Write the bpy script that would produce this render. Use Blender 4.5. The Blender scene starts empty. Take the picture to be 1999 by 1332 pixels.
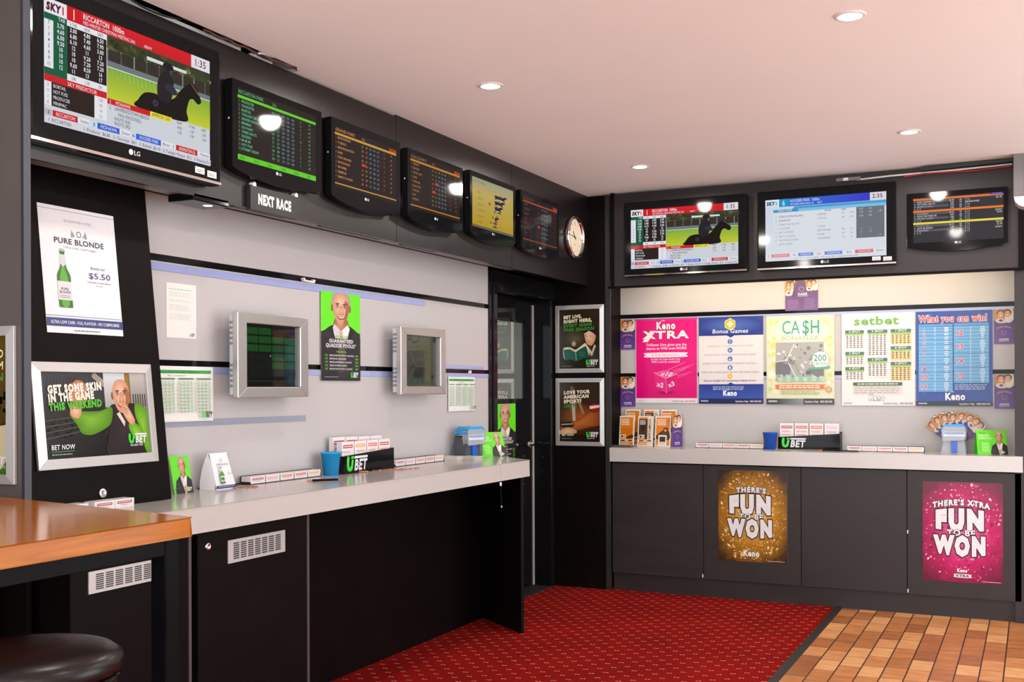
import bpy, math, random
from mathutils import Vector, Matrix
from mathutils.geometry import tessellate_polygon
R = math.radians
random.seed(7)
scene = bpy.context.scene
col = scene.collection

# ------------------------------------------------------------------ camera
cam_data = bpy.data.cameras.new('camera')
cam = bpy.data.objects.new('camera', cam_data)
col.objects.link(cam)
yaw, roll = R(25.6), R(0.2)
fw = Vector((-math.sin(yaw), math.cos(yaw), 0))
rt0 = Vector((math.cos(yaw), math.sin(yaw), 0))
up0 = Vector((0, 0, 1))
rt = rt0 * math.cos(roll) - up0 * math.sin(roll)
up = rt0 * math.sin(roll) + up0 * math.cos(roll)
mw = Matrix((rt, up, -fw)).transposed().to_4x4()
mw.translation = (0, 0, 1.40)
cam.matrix_world = mw
cam_data.sensor_width = 36
cam_data.lens = 2130 / 1999 * 36
cam_data.shift_y = 95 / 1999
cam_data.clip_start = 0.05
scene.camera = cam

# ------------------------------------------------------------------ world, exposure
world = bpy.data.worlds.new('world')
scene.world = world
world.use_nodes = True
world.node_tree.nodes['Background'].inputs[0].default_value = (0.92, 0.95, 1.0, 1)
world.node_tree.nodes['Background'].inputs[1].default_value = 4.9
scene.view_settings.view_transform = 'Standard'
scene.view_settings.look = 'None'
scene.view_settings.gamma = 1
scene.view_settings.use_curve_mapping = False
scene.view_settings.exposure = 0.12
LAMP_W = 22.0


# ------------------------------------------------------------------ colour + materials
def lin(v):
    v /= 255.0
    return v / 12.92 if v <= 0.04045 else ((v + 0.055) / 1.055) ** 2.4


def c(r, g, b):
    return (lin(r), lin(g), lin(b), 1.0)


WHITE = (1, 1, 1, 1)


def mat(name, color, rough=0.5, metal=0.0, spec=0.5, noise=0.08, scale=30, bump=0.0, coat=0.0, emit=None, estr=0.0, aniso=None):
    m = bpy.data.materials.new(name)
    m.use_nodes = True
    nt = m.node_tree
    b = nt.nodes['Principled BSDF']
    b.inputs['Roughness'].default_value = rough
    b.inputs['Metallic'].default_value = metal
    b.inputs['Specular IOR Level'].default_value = spec
    b.inputs['Coat Weight'].default_value = coat
    tc = nt.nodes.new('ShaderNodeTexCoord')
    n = nt.nodes.new('ShaderNodeTexNoise')
    n.inputs['Scale'].default_value = scale
    n.inputs['Detail'].default_value = 5
    src = tc.outputs['Object']
    if aniso:
        mp = nt.nodes.new('ShaderNodeMapping')
        mp.inputs['Scale'].default_value = aniso
        nt.links.new(src, mp.inputs[0])
        src = mp.outputs[0]
    nt.links.new(src, n.inputs['Vector'])
    mx = nt.nodes.new('ShaderNodeMix')
    mx.data_type = 'RGBA'
    mx.inputs[6].default_value = tuple(x * (1 - noise) for x in color[:3]) + (1,)
    mx.inputs[7].default_value = tuple(min(1, x * (1 + noise)) for x in color[:3]) + (1,)
    nt.links.new(n.outputs['Fac'], mx.inputs[0])
    nt.links.new(mx.outputs[2], b.inputs['Base Color'])
    mr = nt.nodes.new('ShaderNodeMapRange')
    mr.inputs[3].default_value = max(0.01, rough * 0.85)
    mr.inputs[4].default_value = min(1, rough * 1.15)
    nt.links.new(n.outputs['Fac'], mr.inputs[0])
    nt.links.new(mr.outputs[0], b.inputs['Roughness'])
    if bump:
        bp = nt.nodes.new('ShaderNodeBump')
        bp.inputs['Strength'].default_value = bump
        bp.inputs['Distance'].default_value = 0.002
        nt.links.new(n.outputs['Fac'], bp.inputs['Height'])
        nt.links.new(bp.outputs[0], b.inputs['Normal'])
    if emit:
        b.inputs['Emission Color'].default_value = emit
        b.inputs['Emission Strength'].default_value = estr
    return m


def attr_mat(name, rough, emission=0.0, coat=0.0, spec=0.5):
    m = bpy.data.materials.new(name)
    m.use_nodes = True
    nt = m.node_tree
    b = nt.nodes['Principled BSDF']
    b.inputs['Roughness'].default_value = rough
    b.inputs['Coat Weight'].default_value = coat
    b.inputs['Specular IOR Level'].default_value = spec
    a = nt.nodes.new('ShaderNodeAttribute')
    a.attribute_name = 'Col'
    if emission:
        b.inputs['Base Color'].default_value = (0.004, 0.004, 0.004, 1)
        nt.links.new(a.outputs['Color'], b.inputs['Emission Color'])
        b.inputs['Emission Strength'].default_value = emission
    else:
        tc = nt.nodes.new('ShaderNodeTexCoord')
        n = nt.nodes.new('ShaderNodeTexNoise')
        n.inputs['Scale'].default_value = 14
        nt.links.new(tc.outputs['Object'], n.inputs['Vector'])
        mr = nt.nodes.new('ShaderNodeMapRange')
        mr.inputs[3].default_value = 0.76
        mr.inputs[4].default_value = 0.84
        nt.links.new(n.outputs['Fac'], mr.inputs[0])
        mx = nt.nodes.new('ShaderNodeMix')
        mx.data_type = 'RGBA'
        mx.blend_type = 'MULTIPLY'
        mx.inputs[0].default_value = 1
        nt.links.new(a.outputs['Color'], mx.inputs[6])
        nt.links.new(mr.outputs[0], mx.inputs[7])
        nt.links.new(mx.outputs[2], b.inputs['Base Color'])
    return m


LAM = mat('dark_laminate', (0.0044, 0.0026, 0.0025), rough=0.46, noise=0.25, scale=6, aniso=(1, 1, 1), spec=0.07)
LAMS = mat('satin_dark_laminate', (0.0070, 0.0048, 0.0046), rough=0.35, noise=0.25, scale=6, spec=0.5)
LAMG = mat('charcoal_laminate', (0.025, 0.0185, 0.0185), rough=0.40, noise=0.3, scale=5, aniso=(1, 1, 4), spec=0.3)
BLACK = mat('black_gloss', (0.006, 0.006, 0.007), rough=0.07, noise=0.1, spec=0.12)
BLACKM = mat('black_matte', (0.012, 0.011, 0.011), rough=0.5, noise=0.2)
STEEL_BLACK = mat('black_steel', (0.0035, 0.0035, 0.0042), rough=0.25, noise=0.05, scale=8, spec=0.04)
BOARD = mat('grey_board', c(178, 175, 176), rough=0.42, noise=0.02, scale=4)
COUNTER = mat('counter_laminate', c(186, 181, 178), rough=0.16, noise=0.05, scale=260, spec=0.5)
BLUEST = mat('blue_label_strip', c(150, 160, 205), rough=0.16, noise=0.05, scale=20)
GREYST = mat('grey_label_strip', c(140, 146, 162), rough=0.3, noise=0.05, scale=20)
CEIL = mat('ceiling_paint', c(246, 240, 238), rough=0.75, noise=0.02, scale=3)
WALLP = mat('wall_paint', c(215, 210, 205), rough=0.7, noise=0.03, scale=3)
STEEL = mat('brushed_steel', (0.56, 0.53, 0.51), rough=0.34, metal=0.9, noise=0.1, scale=60, aniso=(1, 30, 1))
ALU = mat('aluminium', (0.52, 0.515, 0.51), rough=0.36, metal=0.45, noise=0.06, scale=80)
GREYMETAL = mat('pale_grey_metal', c(205, 208, 216), rough=0.35, noise=0.04, scale=40)
CHROME = mat('chrome', (0.8, 0.78, 0.76), rough=0.08, metal=1.0, noise=0.03)
KGLASS = mat('kiosk_glass', (0.012, 0.018, 0.012), rough=0.04, noise=0.1, spec=0.9)
DGLASS = mat('door_glass', (0.42, 0.47, 0.44), rough=0.03, metal=0.75, noise=0.05)
PLBLUE = mat('sky_blue_plastic', c(28, 150, 214), rough=0.3, noise=0.05)
PLBLUED = mat('dark_blue_plastic', c(24, 84, 190), rough=0.3, noise=0.05)
PLGREY = mat('smoky_grey_plastic', c(70, 76, 84), rough=0.22, noise=0.1)
PLGREYL = mat('silver_grey_plastic', c(150, 154, 164), rough=0.25, noise=0.06)
LEATHER = mat('black_vinyl', (0.008, 0.006, 0.006), rough=0.3, noise=0.1, scale=60, spec=0.3)
RUBBER = mat('black_rubber', (0.012, 0.012, 0.012), rough=0.6, noise=0.3, scale=120, bump=0.4)
CABLEW = mat('white_cable', c(215, 212, 208), rough=0.5)
CABLER = mat('red_cable', c(150, 30, 30), rough=0.5)
CABLEB = mat('black_cable', (0.012, 0.012, 0.012), rough=0.45)
COPPER = mat('copper_beads', c(190, 130, 100), rough=0.3, metal=0.6)
WHITEP = mat('white_plastic', c(225, 222, 220), rough=0.4, noise=0.03)
GREYU = mat('grey_casing', c(112, 108, 108), rough=0.45, noise=0.05)
PILLARM = mat('taupe_panel', c(84, 76, 73), rough=0.5, noise=0.12, scale=4)
EDGE = mat('panel_edge', c(48, 50, 60), rough=0.4, noise=0.1)
GLOW = mat('lamp_glow', (1, 1, 1), noise=0, emit=(1.0, 0.86, 0.68, 1), estr=45)
TUBE = mat('tube_glow', (1, 1, 1), noise=0, emit=(1.0, 0.86, 0.58, 1), estr=26.0)
PAPER = attr_mat('printed_paper', 0.38)
GLOSSP = attr_mat('glossy_print', 0.22, spec=0.3)
SCREEN = attr_mat('lit_screen', 0.055, emission=0.86, spec=0.06)
SCREEND = attr_mat('dim_lit_screen', 0.055, emission=0.72, spec=0.05)


def wood_mat():
    m = bpy.data.materials.new('honey_timber')
    m.use_nodes = True
    nt = m.node_tree
    b = nt.nodes['Principled BSDF']
    tc = nt.nodes.new('ShaderNodeTexCoord')
    mp = nt.nodes.new('ShaderNodeMapping')
    mp.inputs['Scale'].default_value = (26, 1.6, 26)
    n = nt.nodes.new('ShaderNodeTexNoise')
    n.inputs['Scale'].default_value = 2.2
    n.inputs['Detail'].default_value = 8
    n.inputs['Distortion'].default_value = 0.6
    cr = nt.nodes.new('ShaderNodeValToRGB')
    cr.color_ramp.elements[0].position = 0.3
    cr.color_ramp.elements[0].color = c(148, 80, 8)
    cr.color_ramp.elements[1].position = 0.72
    cr.color_ramp.elements[1].color = c(176, 104, 16)
    nt.links.new(tc.outputs['Object'], mp.inputs[0])
    nt.links.new(mp.outputs[0], n.inputs['Vector'])
    nt.links.new(n.outputs['Fac'], cr.inputs[0])
    nt.links.new(cr.outputs[0], b.inputs['Base Color'])
    b.inputs['Roughness'].default_value = 0.14
    b.inputs['Specular IOR Level'].default_value = 0.2
    b.inputs['Coat Weight'].default_value = 0.0
    b.inputs['Coat Roughness'].default_value = 0.08
    return m


WOOD = wood_mat()


def mth(nt, op, a, b=None, c_=None):
    n = nt.nodes.new('ShaderNodeMath')
    n.operation = op
    for i, v in enumerate((a, b, c_)):
        if v is None:
            continue
        if isinstance(v, (int, float)):
            n.inputs[i].default_value = v
        else:
            nt.links.new(v, n.inputs[i])
    return n.outputs[0]


def carpet_mat():
    m = bpy.data.materials.new('red_carpet')
    m.use_nodes = True
    nt = m.node_tree
    b = nt.nodes['Principled BSDF']
    tc = nt.nodes.new('ShaderNodeTexCoord')
    sp = nt.nodes.new('ShaderNodeSeparateXYZ')
    nt.links.new(tc.outputs['Object'], sp.inputs[0])
    x, y = sp.outputs[0], sp.outputs[1]
    a = (0.0578, 0.0455)
    d = (-0.0560, 0.0625)
    det = a[0] * d[1] - a[1] * d[0]
    s = mth(nt, 'ADD', mth(nt, 'MULTIPLY', x, d[1] / det), mth(nt, 'MULTIPLY', y, -d[0] / det))
    t = mth(nt, 'ADD', mth(nt, 'MULTIPLY', x, -a[1] / det), mth(nt, 'MULTIPLY', y, a[0] / det))
    fs = mth(nt, 'SUBTRACT', mth(nt, 'FRACT', s), 0.5)
    ft = mth(nt, 'SUBTRACT', mth(nt, 'FRACT', t), 0.5)
    px = mth(nt, 'ADD', mth(nt, 'MULTIPLY', fs, a[0]), mth(nt, 'MULTIPLY', ft, d[0]))
    py = mth(nt, 'ADD', mth(nt, 'MULTIPLY', fs, a[1]), mth(nt, 'MULTIPLY', ft, d[1]))
    ang = math.atan2(0.0095, 0.020)
    ca, sa = math.cos(ang), math.sin(ang)
    u = mth(nt, 'ADD', mth(nt, 'MULTIPLY', px, ca), mth(nt, 'MULTIPLY', py, sa))
    v = mth(nt, 'ADD', mth(nt, 'MULTIPLY', px, -sa), mth(nt, 'MULTIPLY', py, ca))
    au = mth(nt, 'ABSOLUTE', mth(nt, 'SUBTRACT', mth(nt, 'ABSOLUTE', u), 0.0073))
    # the two dashes are slightly out of line with each other
    sg = mth(nt, 'SIGN', u)
    vv = mth(nt, 'ABSOLUTE', mth(nt, 'ADD', v, mth(nt, 'MULTIPLY', sg, 0.0016)))
    dash = mth(nt, 'MULTIPLY', mth(nt, 'LESS_THAN', au, 0.0056), mth(nt, 'LESS_THAN', vv, 0.0027))
    n = nt.nodes.new('ShaderNodeTexNoise')
    n.inputs['Scale'].default_value = 260
    n.inputs['Detail'].default_value = 3
    nt.links.new(tc.outputs['Object'], n.inputs['Vector'])
    n2 = nt.nodes.new('ShaderNodeTexNoise')
    n2.inputs['Scale'].default_value = 2.5
    n2.inputs['Detail'].default_value = 4
    nt.links.new(tc.outputs['Object'], n2.inputs['Vector'])
    fac = mth(nt, 'ADD', mth(nt, 'MULTIPLY', n.outputs['Fac'], 0.7), mth(nt, 'MULTIPLY', n2.outputs['Fac'], 0.3))
    cr = nt.nodes.new('ShaderNodeValToRGB')
    cr.color_ramp.elements[0].position = 0.3
    cr.color_ramp.elements[0].color = c(94, 6, 4)
    cr.color_ramp.elements[1].position = 0.7
    cr.color_ramp.elements[1].color = c(154, 13, 7)
    nt.links.new(fac, cr.inputs[0])
    mx = nt.nodes.new('ShaderNodeMix')
    mx.data_type = 'RGBA'
    nt.links.new(dash, mx.inputs[0])
    nt.links.new(cr.outputs[0], mx.inputs[6])
    mx.inputs[7].default_value = c(240, 180, 150)
    nt.links.new(mx.outputs[2], b.inputs['Base Color'])
    b.inputs['Roughness'].default_value = 0.95
    b.inputs['Specular IOR Level'].default_value = 0.1
    bp = nt.nodes.new('ShaderNodeBump')
    bp.inputs['Strength'].default_value = 0.4
    bp.inputs['Distance'].default_value = 0.003
    nt.links.new(n.outputs['Fac'], bp.inputs['Height'])
    nt.links.new(bp.outputs[0], b.inputs['Normal'])
    return m


def tile_mat():
    m = bpy.data.materials.new('terracotta_tiles')
    m.use_nodes = True
    nt = m.node_tree
    b = nt.nodes['Principled BSDF']
    tc = nt.nodes.new('ShaderNodeTexCoord')
    sp = nt.nodes.new('ShaderNodeSeparateXYZ')
    nt.links.new(tc.outputs['Object'], sp.inputs[0])
    gx = mth(nt, 'MULTIPLY', mth(nt, 'ADD', sp.outputs[0], 1.005 + 108 * 0.108), 1 / 0.108)
    ci = mth(nt, 'FLOOR', gx)
    wn = nt.nodes.new('ShaderNodeTexWhiteNoise')
    wn.noise_dimensions = '1D'
    nt.links.new(ci, wn.inputs['W'])
    gy = mth(nt, 'ADD', mth(nt, 'MULTIPLY', mth(nt, 'ADD', sp.outputs[1], 10), 1 / 0.219), wn.outputs['Value'])
    ri = mth(nt, 'FLOOR', gy)
    ex = mth(nt, 'MULTIPLY', mth(nt, 'SUBTRACT', 0.5, mth(nt, 'ABSOLUTE', mth(nt, 'SUBTRACT', mth(nt, 'FRACT', gx), 0.5))), 0.108)
    ey = mth(nt, 'MULTIPLY', mth(nt, 'SUBTRACT', 0.5, mth(nt, 'ABSOLUTE', mth(nt, 'SUBTRACT', mth(nt, 'FRACT', gy), 0.5))), 0.219)
    grout = mth(nt, 'MAXIMUM', mth(nt, 'LESS_THAN', ex, 0.0035), mth(nt, 'LESS_THAN', ey, 0.0028))
    cb = nt.nodes.new('ShaderNodeCombineXYZ')
    nt.links.new(ci, cb.inputs[0])
    nt.links.new(ri, cb.inputs[1])
    w2 = nt.nodes.new('ShaderNodeTexWhiteNoise')
    w2.noise_dimensions = '2D'
    nt.links.new(cb.outputs[0], w2.inputs['Vector'])
    n = nt.nodes.new('ShaderNodeTexNoise')
    n.inputs['Scale'].default_value = 9
    n.inputs['Detail'].default_value = 5
    mp = nt.nodes.new('ShaderNodeMapping')
    mp.inputs['Scale'].default_value = (1, 2.2, 1)
    nt.links.new(tc.outputs['Object'], mp.inputs[0])
    nt.links.new(mp.outputs[0], n.inputs['Vector'])
    fac = mth(nt, 'ADD', mth(nt, 'MULTIPLY', w2.outputs['Value'], 0.5), mth(nt, 'MULTIPLY', n.outputs['Fac'], 0.5))
    cr = nt.nodes.new('ShaderNodeValToRGB')
    e = cr.color_ramp.elements
    e[0].position = 0.18
    e[0].color = c(140, 82, 46)
    e[1].position = 0.85
    e[1].color = c(226, 172, 118)
    k = e.new(0.5)
    k.color = c(190, 122, 70)
    nt.links.new(fac, cr.inputs[0])
    mx = nt.nodes.new('ShaderNodeMix')
    mx.data_type = 'RGBA'
    nt.links.new(grout, mx.inputs[0])
    nt.links.new(cr.outputs[0], mx.inputs[6])
    mx.inputs[7].default_value = c(62, 40, 26)
    nt.links.new(mx.outputs[2], b.inputs['Base Color'])
    b.inputs['Roughness'].default_value = 0.42
    bp = nt.nodes.new('ShaderNodeBump')
    bp.inputs['Strength'].default_value = 0.5
    bp.inputs['Distance'].default_value = 0.003
    nt.links.new(mth(nt, 'SUBTRACT', 1.0, grout), bp.inputs['Height'])
    nt.links.new(bp.outputs[0], b.inputs['Normal'])
    return m


CARPET = carpet_mat()
TILE = tile_mat()

# ------------------------------------------------------------------ glyphs
_glyph = {}
_adv = {}


def _fmesh(body, off=0.0):
    cu = bpy.data.curves.new('g', 'FONT')
    cu.body = body
    cu.resolution_u = 2
    cu.offset = off
    ob = bpy.data.objects.new('g', cu)
    me = ob.to_mesh()
    vs = [(v.co.x, v.co.y) for v in me.vertices]
    fs = [tuple(p.vertices) for p in me.polygons]
    ob.to_mesh_clear()
    bpy.data.objects.remove(ob)
    bpy.data.curves.remove(cu)
    return vs, fs


def glyph(ch, off):
    k = (ch, off)
    if k not in _glyph:
        _glyph[k] = _fmesh(ch, off)
    return _glyph[k]


def adv(ch):
    if ch not in _adv:
        a = max(v[0] for v in _fmesh('|' + ch + '|')[0])
        b = max(v[0] for v in _fmesh('||')[0])
        _adv[ch] = a - b
    return _adv[ch]


def smooth_loop(pts, n=6):
    out = []
    k = len(pts)
    for i in range(k):
        p0, p1, p2, p3 = pts[i - 1], pts[i], pts[(i + 1) % k], pts[(i + 2) % k]
        for j in range(n):
            t = j / n
            out.append(tuple(0.5 * (2 * p1[q] + (p2[q] - p0[q]) * t + (2 * p0[q] - 5 * p1[q] + 4 * p2[q] - p3[q]) * t * t
                                    + (3 * p1[q] - p0[q] - 3 * p2[q] + p3[q]) * t ** 3) for q in (0, 1)))
    return out


# ------------------------------------------------------------------ mesh builder
class M:
    def __init__(s):
        s.V, s.F, s.C, s.S, s.sm = [], [], [], [], []

    def add(s, vs, fs, cols=WHITE, slot=0, smooth=False):
        b = len(s.V)
        s.V += [tuple(v) for v in vs]
        for f in fs:
            s.F.append(tuple(i + b for i in f))
            s.C.append([cols[i] for i in f] if isinstance(cols, list) else [cols] * len(f))
            s.S.append(slot)
            s.sm.append(smooth)
        return s

    def box(s, x0, x1, y0, y1, z0, z1, col_=WHITE, slot=0):
        v = [(x0, y0, z0), (x1, y0, z0), (x1, y1, z0), (x0, y1, z0), (x0, y0, z1), (x1, y0, z1), (x1, y1, z1), (x0, y1, z1)]
        f = [(0, 3, 2, 1), (4, 5, 6, 7), (0, 1, 5, 4), (1, 2, 6, 5), (2, 3, 7, 6), (3, 0, 4, 7)]
        return s.add(v, f, col_, slot)

    def prism(s, pts, z0, z1, axis='z', col_=WHITE, slot=0):
        n = len(pts)
        mp = {'z': lambda a, b, h: (a, b, h), 'y': lambda a, b, h: (a, h, b), 'x': lambda a, b, h: (h, a, b)}[axis]
        v = [mp(a, b, z0) for a, b in pts] + [mp(a, b, z1) for a, b in pts]
        tri = tessellate_polygon([[Vector((a, b, 0)) for a, b in pts]])
        f = [tuple(t) for t in tri] + [tuple(i + n for i in t[::-1]) for t in tri]
        f += [(i, (i + 1) % n, (i + 1) % n + n, i + n) for i in range(n)]
        return s.add(v, f, col_, slot)

    def tube(s, pts, r, n=8, slot=0, caps=True, col_=WHITE):
        pts = [Vector(p) for p in pts]
        rs = r if isinstance(r, list) else [r] * len(pts)
        v, f = [], []
        for i, p in enumerate(pts):
            d = (pts[min(i + 1, len(pts) - 1)] - pts[max(i - 1, 0)]).normalized()
            a = d.orthogonal().normalized() if i == 0 else (a - d * a.dot(d)).normalized()
            b = d.cross(a)
            for k in range(n):
                t = 2 * math.pi * k / n
                v.append(tuple(p + (a * math.cos(t) + b * math.sin(t)) * rs[i]))
        for i in range(len(pts) - 1):
            for k in range(n):
                k2 = (k + 1) % n
                f.append((i * n + k, i * n + k2, (i + 1) * n + k2, (i + 1) * n + k))
        s.add(v, f, col_, slot, True)
        if caps:
            s.add([v[i] for i in range(n)], [tuple(range(n))[::-1]], col_, slot)
            s.add([v[-n + i] for i in range(n)], [tuple(range(n))], col_, slot)
        return s

    def lathe(s, prof, n=32, center=(0, 0, 0), slot=0, col_=WHITE, axis='z'):
        v, f = [], []
        for r, h in prof:
            for k in range(n):
                t = 2 * math.pi * k / n
                p = (r * math.cos(t), r * math.sin(t), h)
                if axis == 'x':
                    p = (p[2], p[0], p[1])
                v.append(tuple(p[q] + center[q] for q in range(3)))
        for i in range(len(prof) - 1):
            for k in range(n):
                k2 = (k + 1) % n
                f.append((i * n + k, i * n + k2, (i + 1) * n + k2, (i + 1) * n + k))
        return s.add(v, f, col_, slot, True)

    def build(s, name, mats, parent=None, bevel=0.0, weld=False):
        me = bpy.data.meshes.new(name)
        me.from_pydata(s.V, [], s.F)
        if not isinstance(mats, (list, tuple)):
            mats = [mats]
        for m in mats:
            me.materials.append(m)
        me.polygons.foreach_set('material_index', s.S)
        me.polygons.foreach_set('use_smooth', s.sm)
        at = me.color_attributes.new('Col', 'FLOAT_COLOR', 'CORNER')
        flat = []
        for cs in s.C:
            for q in cs:
                flat += q
        at.data.foreach_set('color', flat)
        me.update()
        o = bpy.data.objects.new(name, me)
        col.objects.link(o)
        if parent:
            o.parent = parent
        if bevel:
            b = o.modifiers.new('bevel', 'BEVEL')
            b.width = bevel
            b.segments = 2
            b.limit_method = 'ANGLE'
        return o


class Art(M):
    """A printed sheet or lit screen: x fraction from the left, y fraction from the top."""

    def __init__(s, w, h, bg=WHITE, th=0.0012, ox=0.0, oy=0.0, oz=0.0, slab=True, bg2=None, slot=0):
        super().__init__()
        s.w, s.h, s.ox, s.oy, s.z, s.slot = w, h, ox, oy, oz + th, slot
        if slab:
            s.box(ox, ox + w, oy, oy + h, oz, oz + th, bg, slot)
        if bg2:
            s.grad(0, 0, 1, 1, bg, bg2)

    def p(s, fx, fy, dz=0.0):
        return (s.ox + fx * s.w, s.oy + (1 - fy) * s.h, s.z + dz)

    def up(s):
        s.z += 0.00005

    def rect(s, x0, y0, x1, y1, c_, up=True):
        if up:
            s.up()
        s.add([s.p(x0, y1), s.p(x1, y1), s.p(x1, y0), s.p(x0, y0)], [(0, 1, 2, 3)], c_, s.slot)

    def grad(s, x0, y0, x1, y1, ct, cb, horiz=False):
        s.up()
        cs = [cb, cb, ct, ct] if not horiz else [ct, cb, cb, ct]
        s.add([s.p(x0, y1), s.p(x1, y1), s.p(x1, y0), s.p(x0, y0)], [(0, 1, 2, 3)], cs, s.slot)

    def poly(s, pts, c_, up=True):
        if up:
            s.up()
        pts = [(min(max(a, 0), 1), min(max(b, 0), 1)) for a, b in pts]
        v = [s.p(*q) for q in pts]
        tri = tessellate_polygon([[Vector((a[0], a[1], 0)) for a in v]])
        fs = []
        for t in tri:
            a, b, d = (v[i] for i in t)
            cr = (b[0] - a[0]) * (d[1] - a[1]) - (b[1] - a[1]) * (d[0] - a[0])
            fs.append(tuple(t) if cr > 0 else tuple(t[::-1]))
        s.add(v, fs, c_, s.slot)

    def blob(s, pts, c_, cc=None, ctr=None, n=5):
        q = smooth_loop(pts, n)
        if cc is None:
            s.poly(q, c_)
            return
        s.up()
        if ctr is None:
            ctr = (sum(a for a, _ in q) / len(q), sum(b for _, b in q) / len(q))
        q = [(min(max(a, 0), 1), min(max(b, 0), 1)) for a, b in q]
        v = [s.p(*a) for a in q] + [s.p(*ctr)]
        k = len(q)
        area = sum(v[i][0] * v[(i + 1) % k][1] - v[(i + 1) % k][0] * v[i][1] for i in range(k))
        fs = [((i, (i + 1) % k, k) if area > 0 else ((i + 1) % k, i, k)) for i in range(k)]
        s.add(v, fs, [c_] * k + [cc], s.slot)

    def ell(s, cx, cy, rx, ry, c_, cc=None, rot=0.0, n=24, up=True):
        if up:
            s.up()
        ca, sa = math.cos(rot), math.sin(rot)
        v = []
        for i in range(n):
            t = 2 * math.pi * i / n
            a, b = rx * s.w * math.cos(t), ry * s.h * math.sin(t)
            v.append((s.ox + cx * s.w + a * ca - b * sa, s.oy + (1 - cy) * s.h + a * sa + b * ca, s.z))
        v.append(s.p(cx, cy))
        s.add(v, [(i, (i + 1) % n, n) for i in range(n)], [c_] * n + [cc or c_], s.slot)

    def circ(s, cx, cy, r, c_, cc=None, n=24, up=True):
        s.ell(cx, cy, r, r * s.w / s.h, c_, cc, 0, n, up)

    def ring(s, cx, cy, r0, r1, c_, n=28, t0=0.0, t1=360.0):
        s.up()
        v = []
        for i in range(n + 1):
            t = R(t0 + (t1 - t0) * i / n)
            for r in (r0, r1):
                v.append((s.ox + (cx + r * math.cos(t)) * s.w, s.oy + (1 - cy) * s.h + r * s.w * math.sin(t), s.z))
        s.add(v, [(2 * i, 2 * i + 1, 2 * i + 3, 2 * i + 2) for i in range(n)], c_, s.slot)

    def line(s, x0, y0, x1, y1, t, c_, up=True):
        if up:
            s.up()
        a, b = Vector(s.p(x0, y0)), Vector(s.p(x1, y1))
        d = (b - a).normalized()
        n = Vector((-d.y, d.x, 0)) * (t * s.w / 2)
        s.add([a - n, b - n, b + n, a + n], [(0, 1, 2, 3)], c_, s.slot)

    def T(s, txt, x, y, w=None, h=0.05, c_=WHITE, al='l', bold=0.0, shear=0.0, tr=0.0, sx=1.0, arch=None, rot=0.0, up=True, ol=None, olw=0.05):
        """text whose cap height is h (fraction of the sheet height), baseline at y; w fits the width; ol = outline colour"""
        if up:
            s.up()
        sc = h * s.h / 0.69
        bold = bold * 0.55
        olw = olw * 0.8
        adv_ = [adv(ch) + tr + bold * 1.5 + (olw * 0.7 if ol else 0) for ch in txt]
        nat = sum(adv_) * sc
        k = (w * s.w / nat) if w else sx
        tot = nat * k
        x0 = {'l': 0.0, 'c': -tot / 2, 'r': -tot}[al]
        bx, by = s.ox + x * s.w, s.oy + (1 - y) * s.h
        ca, sa = math.cos(rot), math.sin(rot)
        passes = ([(bold + olw, ol)] if ol else []) + [(bold, c_)]
        for off, cc in passes:
            cx = x0
            for ch, a in zip(txt, adv_):
                if ch != ' ':
                    vs, fs = glyph(ch, off)
                    out = []
                    for px, py in vs:
                        lx = cx + (px * sc + shear * py * sc) * k
                        ly = py * sc
                        if arch:
                            ly = ly + arch(lx / (tot / 2), py / 0.69) * s.h
                        out.append((bx + lx * ca - ly * sa, by + lx * sa + ly * ca, s.z))
                    s.add(out, fs, cc, s.slot)
                cx += a * sc * k
            if ol and cc is ol:
                s.up()

    def field(s, x0, y0, x1, y1, fn, nx=14, ny=18):
        """printed photograph ground: a colour for each point of a grid"""
        s.up()
        v, cs, f = [], [], []
        for j in range(ny + 1):
            for i in range(nx + 1):
                u, w_ = i / nx, j / ny
                v.append(s.p(x0 + u * (x1 - x0), y0 + w_ * (y1 - y0)))
                cs.append(fn(u, w_))
        for j in range(ny):
            for i in range(nx):
                a = j * (nx + 1) + i
                f.append((a + nx + 1, a + nx + 2, a + 1, a))
        s.add(v, f, cs, s.slot)

    def greek(s, x, y, w, h, c_, n=1, gap=0.02, rag=0.15):
        """lines of print too small to read, as broken rules"""
        s.up()
        for i in range(n):
            xx = x
            end = x + w * (1 - random.random() * rag)
            while xx < end:
                ww = min(end - xx, w * random.uniform(0.05, 0.16))
                s.rect(xx, y + i * gap, xx + ww, y + i * gap + h, c_, up=False)
                xx += ww + w * 0.02


# ------------------------------------------------------------------ scene graph helpers
BL = Matrix(((0, 0, 1), (1, 0, 0), (0, 1, 0))).to_4x4()      # left wall: right = +y, up = +z, out = +x
BB = Matrix(((1, 0, 0), (0, 0, -1), (0, 1, 0))).to_4x4()     # back wall: right = +x, up = +z, out = -y
BW = Matrix.Identity(4)


def place(o, loc, basis=BW, rot=None):
    m = basis.copy()
    if rot:
        m = m @ rot
    m.translation = loc
    o.matrix_world = m


def tag(o, label, cat, group=None):
    o['label'] = label
    o['category'] = cat
    if group:
        o['group'] = group
    return o


def thing(name, label, cat, loc=(0, 0, 0), basis=BW, rot=None, group=None):
    o = bpy.data.objects.new(name, None)
    col.objects.link(o)
    o.empty_display_size = 0.05
    place(o, loc, basis, rot)
    return tag(o, label, cat, group)


def solo(name, m, mats, label, cat, loc=(0, 0, 0), basis=BW, rot=None, group=None, bevel=0.0):
    o = m.build(name, mats, None, bevel)
    place(o, loc, basis, rot)
    return tag(o, label, cat, group)


def struct(name, m, mats, label=None, bevel=0.0):
    o = m.build(name, mats, None, bevel)
    o['kind'] = 'structure'
    if label:
        o['label'] = label
    return o


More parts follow.
